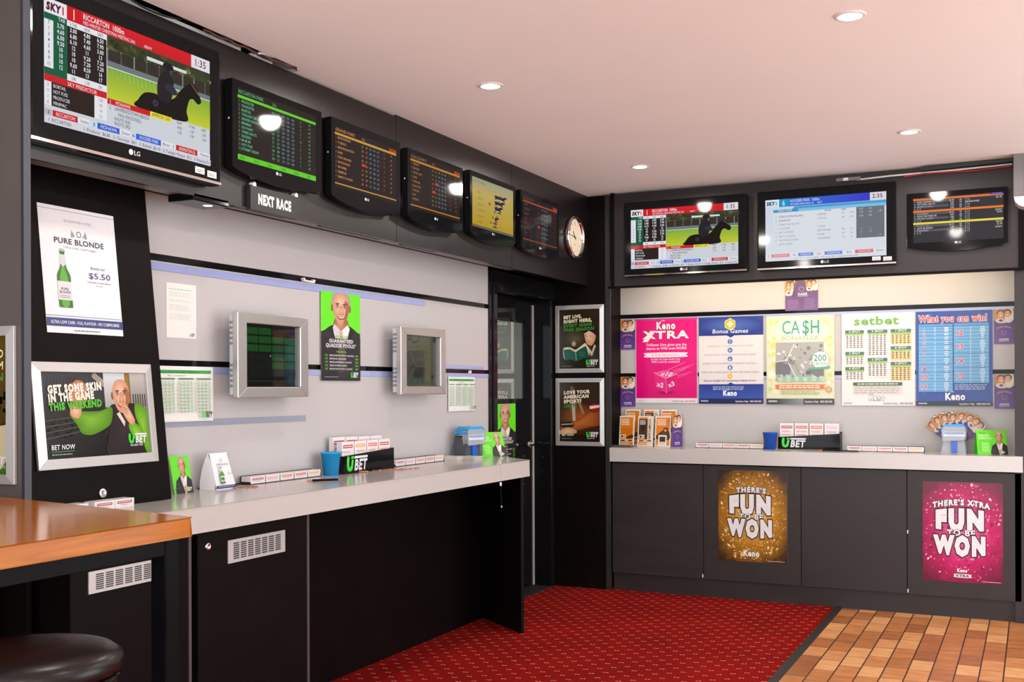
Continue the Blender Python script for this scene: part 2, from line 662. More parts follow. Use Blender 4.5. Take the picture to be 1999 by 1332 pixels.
def rotX(d): return Matrix.Rotation(R(d), 4, 'X')
def rotY(d): return Matrix.Rotation(R(d), 4, 'Y')
def rotZ(d): return Matrix.Rotation(R(d), 4, 'Z')

# ------------------------------------------------------------------ the setting
ZC = 2.755
m = M(); m.box(-1.115, 2.8, -1.6, 7.75, -0.05, 0.0)
fl = struct('floor', m, TILE, 'terracotta tiled floor in narrow staggered rows')
m = M(); m.box(-3.30, -1.155, -1.6, 7.75, -0.05, 0.003)
carpet = struct('floor_carpet', m, CARPET, 'red carpet with small pale paired dashes')
m = M(); m.prism([(-1.155, -0.05), (-1.155, 0.004), (-1.150, 0.010), (-1.118, 0.008), (-1.108, 0.001), (-1.108, -0.05)], -1.6, 7.75, 'y')
struct('trim_1', m, RUBBER, 'black rubber strip between carpet and tiles')
m = M()
m.box(-2.785, 2.8, -1.6, 7.75, ZC, ZC + 0.1)
m.box(-3.4, -2.785, 3.80, 7.75, ZC, ZC + 0.1)
m.box(-3.4, -2.785, -1.6, 2.30, ZC, ZC + 0.1)
m.prism([(-2.835, 3.80), (-2.785, 3.74), (-2.785, 3.80)], ZC, ZC + 0.02)
struct('ceiling', m, CEIL)
m = M()
m.box(-3.4, -2.78, 2.28, 3.82, ZC + 0.10, ZC + 0.14)
struct('ceiling_void', m, BLACKM, 'dark gap above the bulkhead')
m = M(); m.box(-3.42, -3.25, -1.6, 7.75, 0, ZC + 0.1)
struct('wall_left', m, LAM)
m = M(); m.box(-3.30, 2.8, 7.62, 7.75, 0, ZC + 0.1)
struct('wall_back', m, LAM)
m = M(); m.box(2.7, 2.8, -1.6, 3.3, 0, ZC)
struct('light_block_right', m, WALLP)  # unseen partial wall, added to keep light off the near left side
# end panel and dark wall right of the back counter
m = M(); m.box(-0.108, -0.052, 7.15, 7.62, 0.0, 2.10)
struct('trim_2', m, LAMG, 'charcoal post at the right end of the back counter')
m = M(); m.box(-0.052, 2.8, 7.22, 7.62, 0.0, ZC)
struct('wall_back_right', m, LAM)

# taupe pillar panel at the far left of the view
m = M(); m.box(-3.25, -2.772, 2.344, 2.366, 1.0, ZC)
pl = struct('column', m, PILLARM, 'taupe panel column at the far left')
m2 = M(); m2.box(-2.772, -2.760, 2.342, 2.368, 1.0, ZC)
m2.build('edge_strip', EDGE, pl)
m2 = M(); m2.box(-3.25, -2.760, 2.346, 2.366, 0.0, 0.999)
m2.build('shaded_lower_panel', LAM, pl)  # blackened pillar foot: shade under the table put into the colour
# dark column between the door and the back counter
m = M(); m.box(-3.085, -2.70, 7.15, 7.165, 0.0, ZC); m.box(-3.085, -2.736, 7.165, 7.62, 0.0, ZC)
cl = struct('column', m, LAM, 'dark column with two framed posters')
m2 = M(); m2.box(-2.70, -2.664, 7.145, 7.165, 0.0, ZC)
for i in range(11):
    m2.box(-2.690, -2.686, 7.1435, 7.1455, 0.25 + i * 0.17, 0.256 + i * 0.17)
m2.build('edge_strip', BLACKM, cl)

# door recess with its jamb, leaf and glass
dr = bpy.data.objects.new('door_1', None); col.objects.link(dr)
dr['kind'] = 'structure'; dr['label'] = 'black door with a glass pane in a deep recess'
m = M()
m.box(-3.25, -3.085, 6.115, 6.205, 0, 2.16)
m.box(-3.25, -3.085, 6.205, 7.15, 2.035, 2.16)
m.box(-3.25, -3.09, 7.09, 7.15, 0, 2.035)
m.box(-3.088, -3.075, 6.16, 6.21, 0.0, 2.06)
m.box(-3.088, -3.075, 6.21, 7.11, 2.035, 2.06)
m.build('door_frame', BLACK, dr, 0.003)
m = M()
m.box(-3.245, -3.231, 6.21, 6.465, 0.01, 2.02)
m.box(-3.245, -3.231, 6.925, 7.073, 0.01, 2.02)
m.box(-3.245, -3.231, 6.465, 6.925, 0.01, 1.332)
m.box(-3.245, -3.231, 6.465, 6.925, 1.870, 2.02)
leaf = m.build('door_leaf', BLACK, dr)
m = M(); m.box(-3.242, -3.236, 6.465, 6.925, 1.332, 1.870); m.build('glass_pane', DGLASS, leaf)
m = M()
for a in ((6.455, 6.470, 1.322, 1.88), (6.920, 6.935, 1.322, 1.88), (6.455, 6.935, 1.322, 1.337), (6.455, 6.935, 1.865, 1.88)):
    m.box(-3.233, -3.226, *a)
m.build('glazing_bead', BLACK, leaf)
m = M(); m.box(-3.238, -3.222, 7.073, 7.089, 0.01, 2.0); m.build('pale_edge', mat('door_edge', c(170, 165, 160), rough=0.5), dr)
m = M()
m.lathe([(0.0, 0.0), (0.026, 0.0), (0.026, 0.006), (0.012, 0.010), (0.011, 0.045), (0.0, 0.045)], 20, (-3.231, 7.02, 1.012), axis='x')
m.tube([(-3.19, 7.02, 1.012), (-3.186, 6.99, 1.012), (-3.186, 6.92, 1.014)], 0.009)
m.build('door_handle', CHROME, leaf)
m = M()
for i in range(9):
    m.box(-3.16, -3.156, 7.0875, 7.0905, 0.12 + i * 0.1, 0.128 + i * 0.1)
m.build('hinge_screws', CHROME, dr)
m = M(); m.box(-3.25, -3.088, 6.21, 7.09, 0.0, 0.006)
struct('trim_3', m, RUBBER, 'black mat strip on the door threshold')

# dark bulkhead over the left counter (three panels), and the one over the back counter
bk = bpy.data.objects.new('bulkhead', None); col.objects.link(bk)
bk['kind'] = 'structure'; bk['label'] = 'dark laminate bulkhead over the left counter'
for y0, y1 in ((2.37, 4.596), (4.600, 5.908), (5.912, 7.148)):
    m = M(); m.box(-2.85, -2.83, y0, y1, 2.130, ZC if y0 > 4 else 2.745); m.build('bulkhead_panel', LAMS, bk)
m = M(); m.box(-3.24, -2.85, 2.37, 7.148, 2.172, 2.19); m.build('bulkhead_base', LAM, bk)
m = M(); m.box(-2.95, -2.852, 2.37, 6.10, 2.142, 2.172); m.build('light_channel', mat('channel_grey', c(120, 108, 106), rough=0.4), bk)
for y0, y1 in ((3.46, 3.80), (4.05, 4.55), (4.75, 5.1)):
    m = M(); m.box(-2.91, -2.87, y0, y1, 2.138, 2.1425); m.build('channel_slot', BLACKM, bk)
m = M(); m.box(-2.862, -2.852, 2.40, 3.46, ZC - 0.02, ZC + 0.014); m.build('top_board', WHITEP, bk)
m = M(); m.box(-2.862, -2.852, 3.52, 3.66, ZC - 0.02, ZC + 0.010); m.build('top_board', WHITEP, bk)

bb = bpy.data.objects.new('bulkhead', None); col.objects.link(bb)
bb['kind'] = 'structure'; bb['label'] = 'charcoal bulkhead over the back counter'
m = M(); m.box(-2.615, -0.085, 7.10, 7.12, 2.108, ZC - 0.012); m.build('bulkhead_panel', LAMG, bb)
m = M(); m.box(-2.64, -2.615, 7.09, 7.14, 2.098, ZC - 0.002); m.build('bulkhead_end', LAM, bb)
m = M(); m.box(-0.085, -0.052, 7.09, 7.22, 2.10, ZC - 0.002); m.build('bulkhead_end', LAM, bb)
m = M(); m.box(-2.66, -0.085, 7.17, 7.60, 2.167, 2.18); m.build('bulkhead_base', WALLP, bb)
m = M(); m.box(-2.66, -0.06, 7.085, 7.125, 2.096, 2.110); m.build('bottom_lip', LAM, bb, 0.002)
m = M(); m.tube([(-2.52, 7.19, 2.146), (-0.20, 7.19, 2.146)], 0.013, 12)
tube = m.build('light_tube', TUBE, bb)

# ------------------------------------------------------------------ downlights
dl = None
for i, (x, y) in enumerate(((-2.18, 4.34), (-2.16, 6.32), (-0.593, 6.10), (-0.600, 4.105), (-2.19, 2.36), (-0.605, 2.11), (-0.61, 0.1), (-2.2, 0.36), (1.0, 4.1), (1.0, 6.1), (1.0, 2.1), (1.0, 0.1))):
    lab = ('round recessed ceiling downlight above the left counter, nearest the green-text television',
           'round recessed ceiling downlight nearest the inner corner of the two bulkheads',
           'round recessed ceiling downlight in front of the right-hand back wall televisions',
           'round recessed ceiling downlight nearest the top of the picture, large and bright')[i] if i < 4 else None
    if lab is None:
        # lamps outside the frame: light only
        pass
    else:
        t = thing('downlight', lab, 'ceiling light', (x, y, ZC), group='recessed ceiling downlights')
        if dl is None:
            m = M(); m.lathe([(0.040, -0.001), (0.042, -0.006), (0.054, -0.005), (0.058, 0.0)], 32)
            a = m.build('trim_ring', WHITEP, t)
            m = M(); m.lathe([(0.0, -0.002), (0.041, -0.002)], 32)
            b = m.build('lens', GLOW, t)
            dl = (a, b)
        else:
            for q in dl:
                k = q.copy(); col.objects.link(k); k.parent = t
    ld = bpy.data.lights.new('lamp', 'SPOT')
    ld.energy = LAMP_W
    ld.color = (1.0, 0.93, 0.85)
    ld.spot_size = R(178)
    ld.spot_blend = 0.12
    ld.shadow_soft_size = 0.05
    lo = bpy.data.objects.new('lamp', ld)
    col.objects.link(lo)
    lo.location = (x, y, ZC - 0.02)

# ------------------------------------------------------------------ left slatwall
t = thing('slatwall', 'pale grey display wall with black channels behind the left counter', 'display wall', (-3.095, 2.40, 0.0), BL)
L0 = 2.40
m = M()
m.box(0, 6.115 - L0, 1.937, 2.172, -0.15, 0)
m.build('board', BOARD, t)
m = M(); m.box(0, 6.115 - L0, 1.523, 1.909, -0.15, 0); m.build('board', BOARD, t)
m = M(); m.box(0, 6.115 - L0, 0.93, 1.499, -0.15, 0); m.build('board', BOARD, t)
for z0, z1 in ((1.909, 1.937), (1.499, 1.523)):
    m = M(); m.box(0, 6.115 - L0, z0, z1, -0.12, -0.008); m.build('channel', BLACK, t)
for y0, y1, z0, z1 in ((2.5, 5.326, 1.872, 1.903), (2.5, 5.06, 1.471, 1.497), (5.55, 6.05, 1.526, 1.545), (5.58, 6.112, 1.476, 1.497)):
    m = M(); m.box(y0 - L0, y1 - L0, z0, z1, 0, 0.004); m.build('label_strip', BLUEST, t, 0.0015)
m = M(); m.box(2.5 - L0, 4.209 - L0, 1.256, 1.283, 0, 0.003); m.build('label_strip', GREYST, t)
m = M(); m.prism([(4.18 - L0, 1.925), (4.19 - L0, 1.911), (4.27 - L0, 1.909), (4.278 - L0, 1.923), (4.265 - L0, 1.927), (4.255 - L0, 1.918), (4.20 - L0, 1.919), (4.19 - L0, 1.929)], -0.004, 0.012)
m.build('white_clip', WHITEP, t)
m = M(); m.prism([(5.845 - L0, 1.500), (5.87 - L0, 1.500), (5.87 - L0, 1.518), (5.862 - L0, 1.518)], -0.004, 0.01)
m.build('white_clip', WHITEP, t)

# sloping cupboard panel at the left end
sl = math.degrees(math.atan(0.109))
m = M()
m.prism([(-3.088, 0.998), (-2.900, 0.998), (-3.0277, 2.168), (-3.088, 2.168)], 2.37, 3.115, 'y')
lp = solo('cupboard', m, LAM, 'black sloping cupboard front holding a beer poster and a framed advert', 'cupboard')
def lean(y, z, out=0.0):      # a point on the sloping face
    return (-3.025 + (2.145 - z) * 0.109 + out, y, z)
LEANROT = rotX(-sl)           # local right = y, up tilts back
m = M(); m.lathe([(0, 0.006), (0.007, 0.006), (0.008, 0.010), (0.0145, 0.010), (0.0165, 0.006), (0.0165, -0.002)], 24)
m.box(-0.0015, 0.0015, -0.006, 0.006, 0.0061, 0.0075)
lk = m.build('cam_lock', CHROME, lp)
place(lk, lean(2.783, 1.048), BL, LEANROT)
lk.parent = lp

# ------------------------------------------------------------------ left counter
ct = M()
ct.prism([(-3.09, 2.37), (-2.62, 2.37), (-2.62, 5.70), (-3.09, 6.056)], 0.905, 0.996)
solo('worktop', ct, COUNTER, 'long pale grey counter top running along the left wall to the door', 'counter', bevel=0.003)
# base cabinets and panels under it
def vent(parent, y0, y1, z0, z1, x):
    mm = M()
    mm.box(x, x + 0.004, y0, y1, z0, z1, slot=0)
    n = 7
    W, H = y1 - y0, z1 - z0
    for i in range(n):
        for j in range(8):
            a = y0 + W * (0.085 + i * 0.122)
            zz = z0 + H * (0.15 + j * 0.093)
            mm.box(x + 0.003, x + 0.0043, a, a + W * 0.096, zz, zz + H * 0.056, slot=1)
    return mm.build('vent_grille', [ALU, BLACKM], parent)
for y0, y1, lab, v, lk_ in ((2.40, 2.925, 'dark cabinet under the left counter, behind the timber table', (2.470, 2.801, 0.772, 0.841), None),
                            (2.958, 3.605, 'dark cabinet under the left counter with lock and vent, right of the timber table', (3.116, 3.448, 0.773, 0.857), (3.010, 0.849))):
    t = thing('cabinet', lab, 'cabinet', (0, 0, 0), group='cabinets under the left counter')
    m = M(); m.box(-3.09, -2.655, y0, y1, 0.0, 0.903); m.build('carcass', LAM, t)
    m = M(); m.box(-2.655, -2.637, y0 + 0.002, y1 - 0.014, 0.02, 0.899); d = m.build('door', LAM, t, 0.001)
    m = M(); m.box(-2.655, -2.634, y1 - 0.012, y1, 0.0, 0.903); m.build('end_edge', mat('edge_band', c(74, 66, 66), rough=0.4), t)
    vent(d, *v, -2.637)
    if lk_:
        m = M(); m.lathe([(0.0, 0.003), (0.006, 0.003), (0.007, 0.006), (0.0125, 0.006), (0.014, 0.002), (0.014, -0.002)], 24, (-2.637, lk_[0], lk_[1]), axis='x')
        m.build('cam_lock', CHROME, d)
m = M(); m.box(-3.09, -2.66, 2.93, 2.953, 0, 0.903)
solo('divider_panel', m, LAM, 'dark upright panel between the two left counter cabinets', 'panel')
m = M(); m.box(-3.07, -3.05, 3.607, 5.94, 0.003, 0.903)
solo('modesty_panel', m, LAM, 'wide dark recessed panel under the left counter reaching the carpet', 'panel')
e0, e1 = Vector((-2.643, 5.665)), Vector((-3.046, 5.963))
dd = (e1 - e0).normalized(); nn = Vector((-dd.y, dd.x)) * 0.018
m = M(); m.prism([tuple(e0), tuple(e1), tuple(e1 + nn), tuple(e0 + nn)][::-1], 0.003, 0.903)
solo('counter_end_panel', m, LAM, 'dark angled panel holding up the door end of the left counter', 'panel')

# ------------------------------------------------------------------ back counter
m = M(); m.prism([(-2.66, 7.115), (-0.065, 7.115), (-0.065, 7.148), (-0.11, 7.148), (-0.11, 7.548), (-2.733, 7.548), (-2.733, 7.168), (-2.66, 7.168)], 0.900, 0.993)
solo('worktop', m, COUNTER, 'pale grey counter top along the back wall', 'counter', bevel=0.003)
seams = (-2.655, -2.007, -1.362, -0.716, -0.072)
cabs = []
for i in range(4):
    lab = ('dark cabinet door under the back counter, next to the dark column',
           'dark cabinet door under the back counter carrying the gold poster',
           'plain dark cabinet door between the gold and the magenta posters',
           'dark cabinet door under the back counter carrying the magenta poster')[i]
    t = thing('cabinet', lab, 'cabinet', (0, 0, 0), group='cabinets under the back counter')
    a, b = seams[i], seams[i + 1]
    m = M(); m.box(a + 0.002, b - 0.002, 7.17, 7.54, 0.125, 0.899); m.build('carcass', LAM, t)
    m = M(); m.box(a + 0.002, b - 0.002, 7.15, 7.169, 0.127, 0.890); m.build('door', LAMG, t, 0.001)
    if i in (0, 3):
        xx = b - 0.007 if i == 0 else a + 0.001
        for z in ((0.135,) if i == 0 else (0.135, 0.50)):
            m = M(); m.box(xx, xx + 0.006, 7.1485, 7.151, z, z + 0.022)
            m.build('hinge_tip', WHITEP, t)
m = M(); m.box(-2.655, -0.07, 7.18, 7.54, 0.0, 0.124)
solo('kickboard', m, LAMG, 'dark plinth under the back counter cabinets', 'plinth')
t = thing('slatwall', 'pale grey display wall with black channels behind the back counter', 'display wall', (0, 7.55, 0), BB)
for z0, z1 in ((1.945, 2.165), (1.517, 1.915), (0.93, 1.489)):
    m = M(); m.box(-2.734, -0.110, z0, z1, -0.06, 0); m.build('board', BOARD, t)
for z0, z1 in ((1.915, 1.945), (1.489, 1.517)):
    m = M(); m.box(-2.734, -0.110, z0, z1, -0.05, -0.004); m.build('channel', BLACK, t)
for z0, z1 in ((1.893, 1.912), (1.466, 1.486)):
    m = M(); m.box(-2.70, -0.115, z0, z1, 0, 0.004); m.build('label_strip', BLUEST, t, 0.0015)

# ------------------------------------------------------------------ what the screens show
INK = c(24, 20, 22)
RED = c(205, 30, 38)
OFF = c(232, 232, 238)


def horse(A, x0, y0, x1, y1):
    """race picture: trees, fence, grass with a running rail, dark horse and rider"""
    def q(u, v): return (x0 + u * (x1 - x0), y0 + v * (y1 - y0))
    A.grad(x0, y0, x1, y1, c(58, 60, 38), c(70, 72, 50))
    for i in range(70):
        u, v = random.random(), random.random() * 0.26
        cx, cy = q(u, v + 0.03)
        g = random.choice(((30, 34, 20), (92, 98, 52), (60, 66, 36), (128, 132, 90)))
        A.ell(cx, cy, 0.02 * random.uniform(.5, 1.4), 0.02, c(*g), n=7, up=False)
    A.poly([q(0.36, 0.10), q(0.75, 0.11), q(0.75, 0.16), q(0.36, 0.16)], c(215, 222, 225))
    A.poly([q(0, .22), q(1, .2), q(1, .42), q(0, .44)], c(52, 46, 40))
    for i in range(9):
        a = i / 8.5
        A.poly([q(a, .2), q(a + .012, .2), q(a + .012, .43), q(a, .43)], c(150, 150, 140), up=False)
    A.poly([q(0, .40), q(1, .40), q(1, .50), q(0, .52)], c(110, 122, 126))
    A.grad(*q(0, .5), *q(1, 1.0), c(128, 170, 56), c(196, 206, 52))
    for i in range(26):
        a = i / 26
        A.line(*q(a, .52), *q(a + .012, .66), .002, c(210, 222, 180), up=False)
    A.line(*q(0, .50), *q(1, .49), .004, c(225, 228, 220))
    dark = c(22, 16, 14)
    A.blob([q(.27, 1), q(.28, .86), q(.34, .72), q(.44, .68), q(.52, .72), q(.62, .66), q(.68, .50), q(.76, .34), q(.82, .28), q(.845, .33), q(.88, .44), q(.905, .56), q(.87, .62), q(.82, .56), q(.78, .60), q(.75, .80), q(.73, 1.0)], dark)
    A.blob([q(.47, .74), q(.46, .48), q(.50, .30), q(.55, .22), q(.60, .30), q(.62, .44), q(.60, .66), q(.56, .76)], c(34, 30, 34))
    A.ell(*q(.565, .15), .035, .035, c(30, 26, 30))
    A.blob([q(.53, .50), q(.60, .44), q(.66, .56), q(.60, .60)], c(46, 46, 60))
    A.ell(*q(.44, .84), .018, .03, c(60, 60, 84), c(30, 24, 26))
    A.line(*q(.80, .30), *q(.88, .46), .003, c(160, 140, 120))


def sky1(A):
    A.rect(0, 0, 1, 1, c(208, 212, 220))
    A.rect(0, 0, .118, .115, c(235, 235, 240))
    A.T('SKY', .012, .090, .074, .058, c(90, 16, 40), bold=.12, shear=.1)
    A.T('1', .090, .090, .02, .058, RED, bold=.10)
    A.grad(.118, 0, .87, .118, c(222, 26, 36), c(196, 30, 40))
    A.rect(.118, 0, .195, .118, c(206, 18, 30))
    A.T('1', .145, .10, .022, .085, OFF, bold=.02)
    A.T('RICCARTON  1000m', .205, .062, .235, .045, OFF, bold=.03)
    A.T('MID-WINTER CHRISTMAS MEETING 24/6', .205, .105, .30, .03, OFF)
    A.T('HEAVY', .56, .105, .05, .026, OFF)
    A.rect(.87, 0, 1, .118, c(225, 226, 235))
    A.T('1:35', .89, .09, .085, .065, c(140, 20, 40), bold=.02)
    A.rect(0, .118, .118, .61, c(14, 92, 62))
    A.rect(0, .17, .047, .555, OFF)
    A.rect(.118, .118, .335, .165, OFF)
    A.rect(.118, .165, .335, .555, c(38, 28, 26))
    A.rect(.118, .555, .335, .61, OFF)
    A.T('TAB', .09, .155, .036, .03, OFF, al='c')
    for i, (n, t, a, b, d) in enumerate((('7', '3.70', '3.00', '4.80', '6.50'), ('1', '4.60', '6.80', '7.40', '7.90'), ('3', '6.00', '6.10', '4.60', '3.00'), ('4', '9.50', '12', '11', '13'),
                                         ('5', '10', '10', '9.20', '7.20'), ('6', '10', '10', '7.20', '7.20'), ('9', '10', '9.60', '8.50', '16'), ('11', '12', '11', '13', '17'))):
        y = .205 + i * .0475
        A.T(n, .024, y, None, .03, INK, al='c', bold=.015, up=False, sx=.8)
        A.T(t, .085, y + .004, None, .034, OFF, al='c', up=False, sx=.8, bold=.035)
        for k, v in enumerate((a, b, d)):
            A.T(v, .152 + k * .074, y + .004, None, .034, OFF, al='c', up=False, sx=.8, bold=.035)
    for k, v in enumerate(('S-TAB', 'NSW', 'UBET')):
        A.T(v, .152 + k * .074, .155, None, .026, INK, al='c', up=False, sx=.75)
    for k, v in enumerate(('10K', '1.3K', '291')):
        A.T(v, .152 + k * .074, .598, None, .028, INK, al='c', up=False, sx=.8)
    A.rect(0, .61, .335, .665, RED)
    A.T('SKY PREDICTOR', .12, .655, .16, .032, OFF)
    A.rect(0, .665, .335, .855, c(40, 30, 28))
    A.rect(0, .665, .036, .855, OFF)
    A.rect(.265, .665, .335, .855, OFF)
    for i, (n, s_, v) in enumerate((('3', 'BOBTAIL', '100'), ('11', 'HOT FUSS', '98'), ('1', 'PRODUCER', '94'), ('6', 'MINIMAC', '92'))):
        y = .705 + i * .046
        A.T(n, .018, y, None, .028, INK, al='c', up=False, sx=.8)
        A.T(s_, .045, y, None, .028, OFF, up=False, sx=.8)
        A.T(v, .30, y, None, .028, INK, al='c', up=False, sx=.8)
    horse(A, .338, .118, 1, .652)
    A.rect(.338, .652, .595, .70, RED)
    A.T('2', .35, .692, None, .03, OFF, sx=.8)
    A.T('MOHAWK', .385, .692, .09, .032, OFF)
    A.rect(.595, .652, .735, .70, c(238, 226, 60))
    A.T('APPROX. DIV', .605, .692, .12, .032, INK)
    for k, v in enumerate(('NSW', 'S-TAB', 'UBET')):
        A.T(v, .785 + k * .085, .692, None, .026, INK, al='c', up=False, sx=.8)
        A.T(('4.90', '1.20', '2.90')[k], .785 + k * .085, .738, None, .028, INK, al='c', up=False, sx=.8)
        A.T(('1.70', '1.04', '1.60')[k], .785 + k * .085, .782, None, .028, INK, al='c', up=False, sx=.8)
    A.T('2', .35, .74, None, .03, INK, sx=.8)
    A.T('LAWRENCETOWN BEACH', .378, .74, .21, .032, INK)
    A.T('PAUL MACDONELL', .40, .785, .14, .03, INK)
    A.T('PHOTO 2ND', .378, .828, .095, .03, INK)
    A.T('PHOTO 3RD', .378, .868, .095, .03, INK)
    x = 0
    for w_, cc, s_, tc in ((.04, c(190, 180, 190), '1', INK), (.135, RED, 'RICCARTON', OFF), (.065, OFF, '1min', INK), (.04, c(200, 225, 245), '3', INK), (.13, c(40, 90, 205), 'MOHAWK', OFF), (.065, OFF, '5min', INK),
                           (.03, c(200, 225, 245), '6', INK), (.16, c(50, 100, 215), 'HOOSIER PARK', OFF), (.06, OFF, '8min', INK), (.035, OFF, '1', INK), (.15, RED, 'ADDINGTON (G)', OFF), (.09, OFF, '10min', INK)):
        A.rect(x, .888, x + w_ - .004, .938, cc)
        A.T(s_, x + w_ / 2, .928, min(w_ * .75, .018 * len(s_)), .03, tc, al='c')
        x += w_
    A.rect(0, .943, 1, 1, c(214, 214, 226))
    A.T('1  RICCARTON', .015, .987, .12, .03, INK)
    A.T('1. Producer  $6.80   2. Chorister  $41   3. Bobtail  $6.10   4. Twilight Meteor  $12   5. Heaven Kn', .20, .987, .79, .028, INK)


def sky2(A):
    A.grad(0, 0, 1, 1, c(206, 216, 230), c(224, 228, 236))
    A.rect(0, 0, .118, .115, c(228, 234, 242))
    A.T('SKY', .012, .090, .070, .056, c(16, 80, 120), bold=.12, shear=.1)
    A.T('2', .083, .088, .024, .05, c(20, 140, 180), bold=.03)
    A.grad(.118, 0, .87, .125, c(40, 120, 215), c(60, 60, 205), True)
    A.rect(.118, 0, .20, .125, c(30, 150, 205))
    A.T('6', .145, .105, .024, .085, OFF, bold=.02)
    A.T('HOOSIER PARK  1600m', .21, .062, .25, .045, OFF)
    A.T('HOOSIER PARK PACE 1/6      FAST', .21, .108, .27, .03, OFF)
    A.rect(.87, 0, 1, .115, c(220, 222, 230))
    A.T('2:35', .888, .09, .085, .062, c(110, 20, 40), bold=.02)
    A.poly([(.25, .13), (1, .13), (1, .17), (.23, .17)], c(74, 160, 215))
    A.rect(.07, .17, 1, .215, c(130, 195, 230))
    A.rect(.07, .17, .28, .215, c(60, 150, 205))
    A.T('MARKET ORDER', .11, .206, .12, .03, OFF)
    A.rect(.07, .215, .76, .80, c(222, 226, 234))
    A.rect(.76, .215, .985, .705, c(112, 118, 126))
    for t, x in (('DRIVER', .50), ('PRED', .64)):
        A.T(t, x, .245, None, .026, INK, up=False, sx=.85)
    for i, (n, h_, d) in enumerate((('7', 'GOIN DOWN ROCKIN', 'J BARNES'), ('3', 'DONTE IVY', 'J STOLTZ'), ('1', 'FUNDS FAR FROMIT', ''), ('2', 'K COOPER', 'T DAVIS'), ('8', 'ART N PATSEY', 'SAM WIDGER'), ('4', 'HAT A C JONES', 'R HOFF'), ('6', 'FAST MAN SYSTEM', 'R ROETERAN'), ('5', 'RICKY LOPEZ', ''))):
        y = .30 + i * .064
        k = c(46, 46, 54) if i < 2 else c(150, 150, 162)
        A.T(n, .092, y, None, .03, k, al='c', up=False, sx=.8)
        A.T(h_, .115, y, None, .03, k, up=False, sx=.85)
        A.T(d, .44, y, None, .028, c(120, 120, 132), up=False, sx=.85)
        A.T(('83', '86', '', '', '80', '82', '79', '')[i], .655, y, None, .026, c(130, 130, 140), al='c', up=False)
        A.T(('5.00', '3.20', '', '', '12', '10', '15', '')[i], .72, y, None, .026, c(130, 130, 140), al='c', up=False)
    for y, v in ((.26, ('4.00', '68', '')), (.31, ('3.30', '4.20', '1.70')), (.37, ('4.70', '3.90', '')), (.57, ('24', '36', '')), (.62, ('20', '7.80', '')), (.68, ('17', '', '5.50'))):
        for k in range(3):
            A.T(v[k], .80 + k * .073, y, None, .03, OFF, al='c', up=False, sx=.8)
    x = 0
    for w_, cc, s_ in ((.05, OFF, '1'), (.16, c(232, 140, 140), 'RICCARTON'), (.07, OFF, '1min'), (.13, c(120, 140, 220), 'MOHAWK'), (.09, OFF, '5min'), (.15, c(120, 140, 230), 'HOOSIER PARK'), (.10, OFF, '8min'), (.15, c(224, 110, 116), 'ADDINGTON'), (.09, OFF, '10min')):
        A.rect(x, .888, x + w_ - .004, .94, cc)
        A.T(s_, x + w_ / 2, .928, w_ * .7 if len(s_) > 4 else w_ * .4, .03, OFF if len(s_) > 5 else INK, al='c')
        x += w_
    A.T('1 2 3  Rock Kindness  $6.50    4. Economy  $14    5. Cheerful 4 Grey  $18', .25, .985, .52, .026, c(120, 120, 130))


def betlist(A, rows, tc, barc, head, bottom, redrow=None, bg=(48, 38, 36), nums=True):
    A.rect(0, 0, 1, 1, c(*bg))
    A.T(head, .01, .075, .30, .05, tc)
    A.T('20-6', .42, .085, .05, .04, tc)
    A.rect(0, .10, 1, .138, barc)
    A.rect(0, .925, 1, 1 if bottom else .945, barc)
    n = len(rows)
    for i, s_ in enumerate(rows):
        y = .195 + i * .72 / n
        A.T(str(i + 1), .012, y, None, .034, tc, up=False, sx=.8)
        A.T(s_, .045, y, None, .036, tc, up=False, sx=.95, bold=.035)
        if nums:
            for k in range(5):
                v = '%.1f' % random.uniform(1.5, 20) if k < 2 else '%.2f' % random.uniform(1.2, 9)
                A.T(v, .43 + k * .064, y + .012, None, .034, tc if k < 2 else c(120, 160, 180), al='c', up=False, sx=.75, bold=.03)
            A.T(str(random.randint(1, 12)), .79, y, None, .032, tc, al='c', up=False)
            A.T('x%02d' % random.randint(10, 60), .91, y, None, .032, tc, al='c', up=False, sx=.8)
    for r in (redrow or ()):
        A.rect(.42 + r[1] * .064, .155 + r[0] * .72 / n, .48 + r[1] * .064, .205 + r[0] * .72 / n, c(205, 62, 40))
    if bottom:
        for k, s_ in enumerate(('WIN', 'TRI AA', 'DBL AA', 'FNA RR', 'FIX RR', 'Q REQ')):
            A.T(s_, .02 + k * .17, .985, .06, .04, c(20, 90, 40))
    else:
        A.rect(.88, .045, 1, .10, c(200, 70, 40))
        A.T('4 RUN', .90, .09, .06, .036, c(60, 20, 10))


def yellowhorses(A):
    A.grad(0, 0, 1, 1, c(206, 190, 112), c(196, 160, 40))
    A.grad(0, 0, 1, .25, c(166, 172, 140), c(206, 176, 110))
    A.T('ASCOT  RACE 4', .03, .10, .3, .05, c(110, 116, 100))
    for i in range(6):
        y = .30 + i * .12
        A.T(('SIMPLE', 'TRIPLE AGE', 'PRODUCER', 'SUGAR MOON', 'NORTHERN', 'OUTBACK')[i], .12, y, None, .034, c(120, 96, 50), up=False)
        xe = .80 - i * .05
        A.blob([(.52, y - .055), (.58, y - .07), (xe - .08, y - .065), (xe - .01, y - .095), (xe + .04, y - .065), (xe - .03, y - .035), (xe - .01, y + .02), (xe - .08, y - .005), (.60, y - .005), (.53, y + .02), (.545, y - .012)], c(34, 38, 84), n=3)
        A.ell(xe - .12, y - .07, .018, .022, c(150, 60, 60))
        A.T(str(i + 1), .94, y, None, .03, c(120, 96, 50), up=False)
    A.T(str('1'), .04, .26, None, .03, c(200, 90, 60))
    A.rect(0, .955, 1, 1, c(110, 110, 90))
    A.rect(.38, .42, .43, .48, c(214, 90, 50))


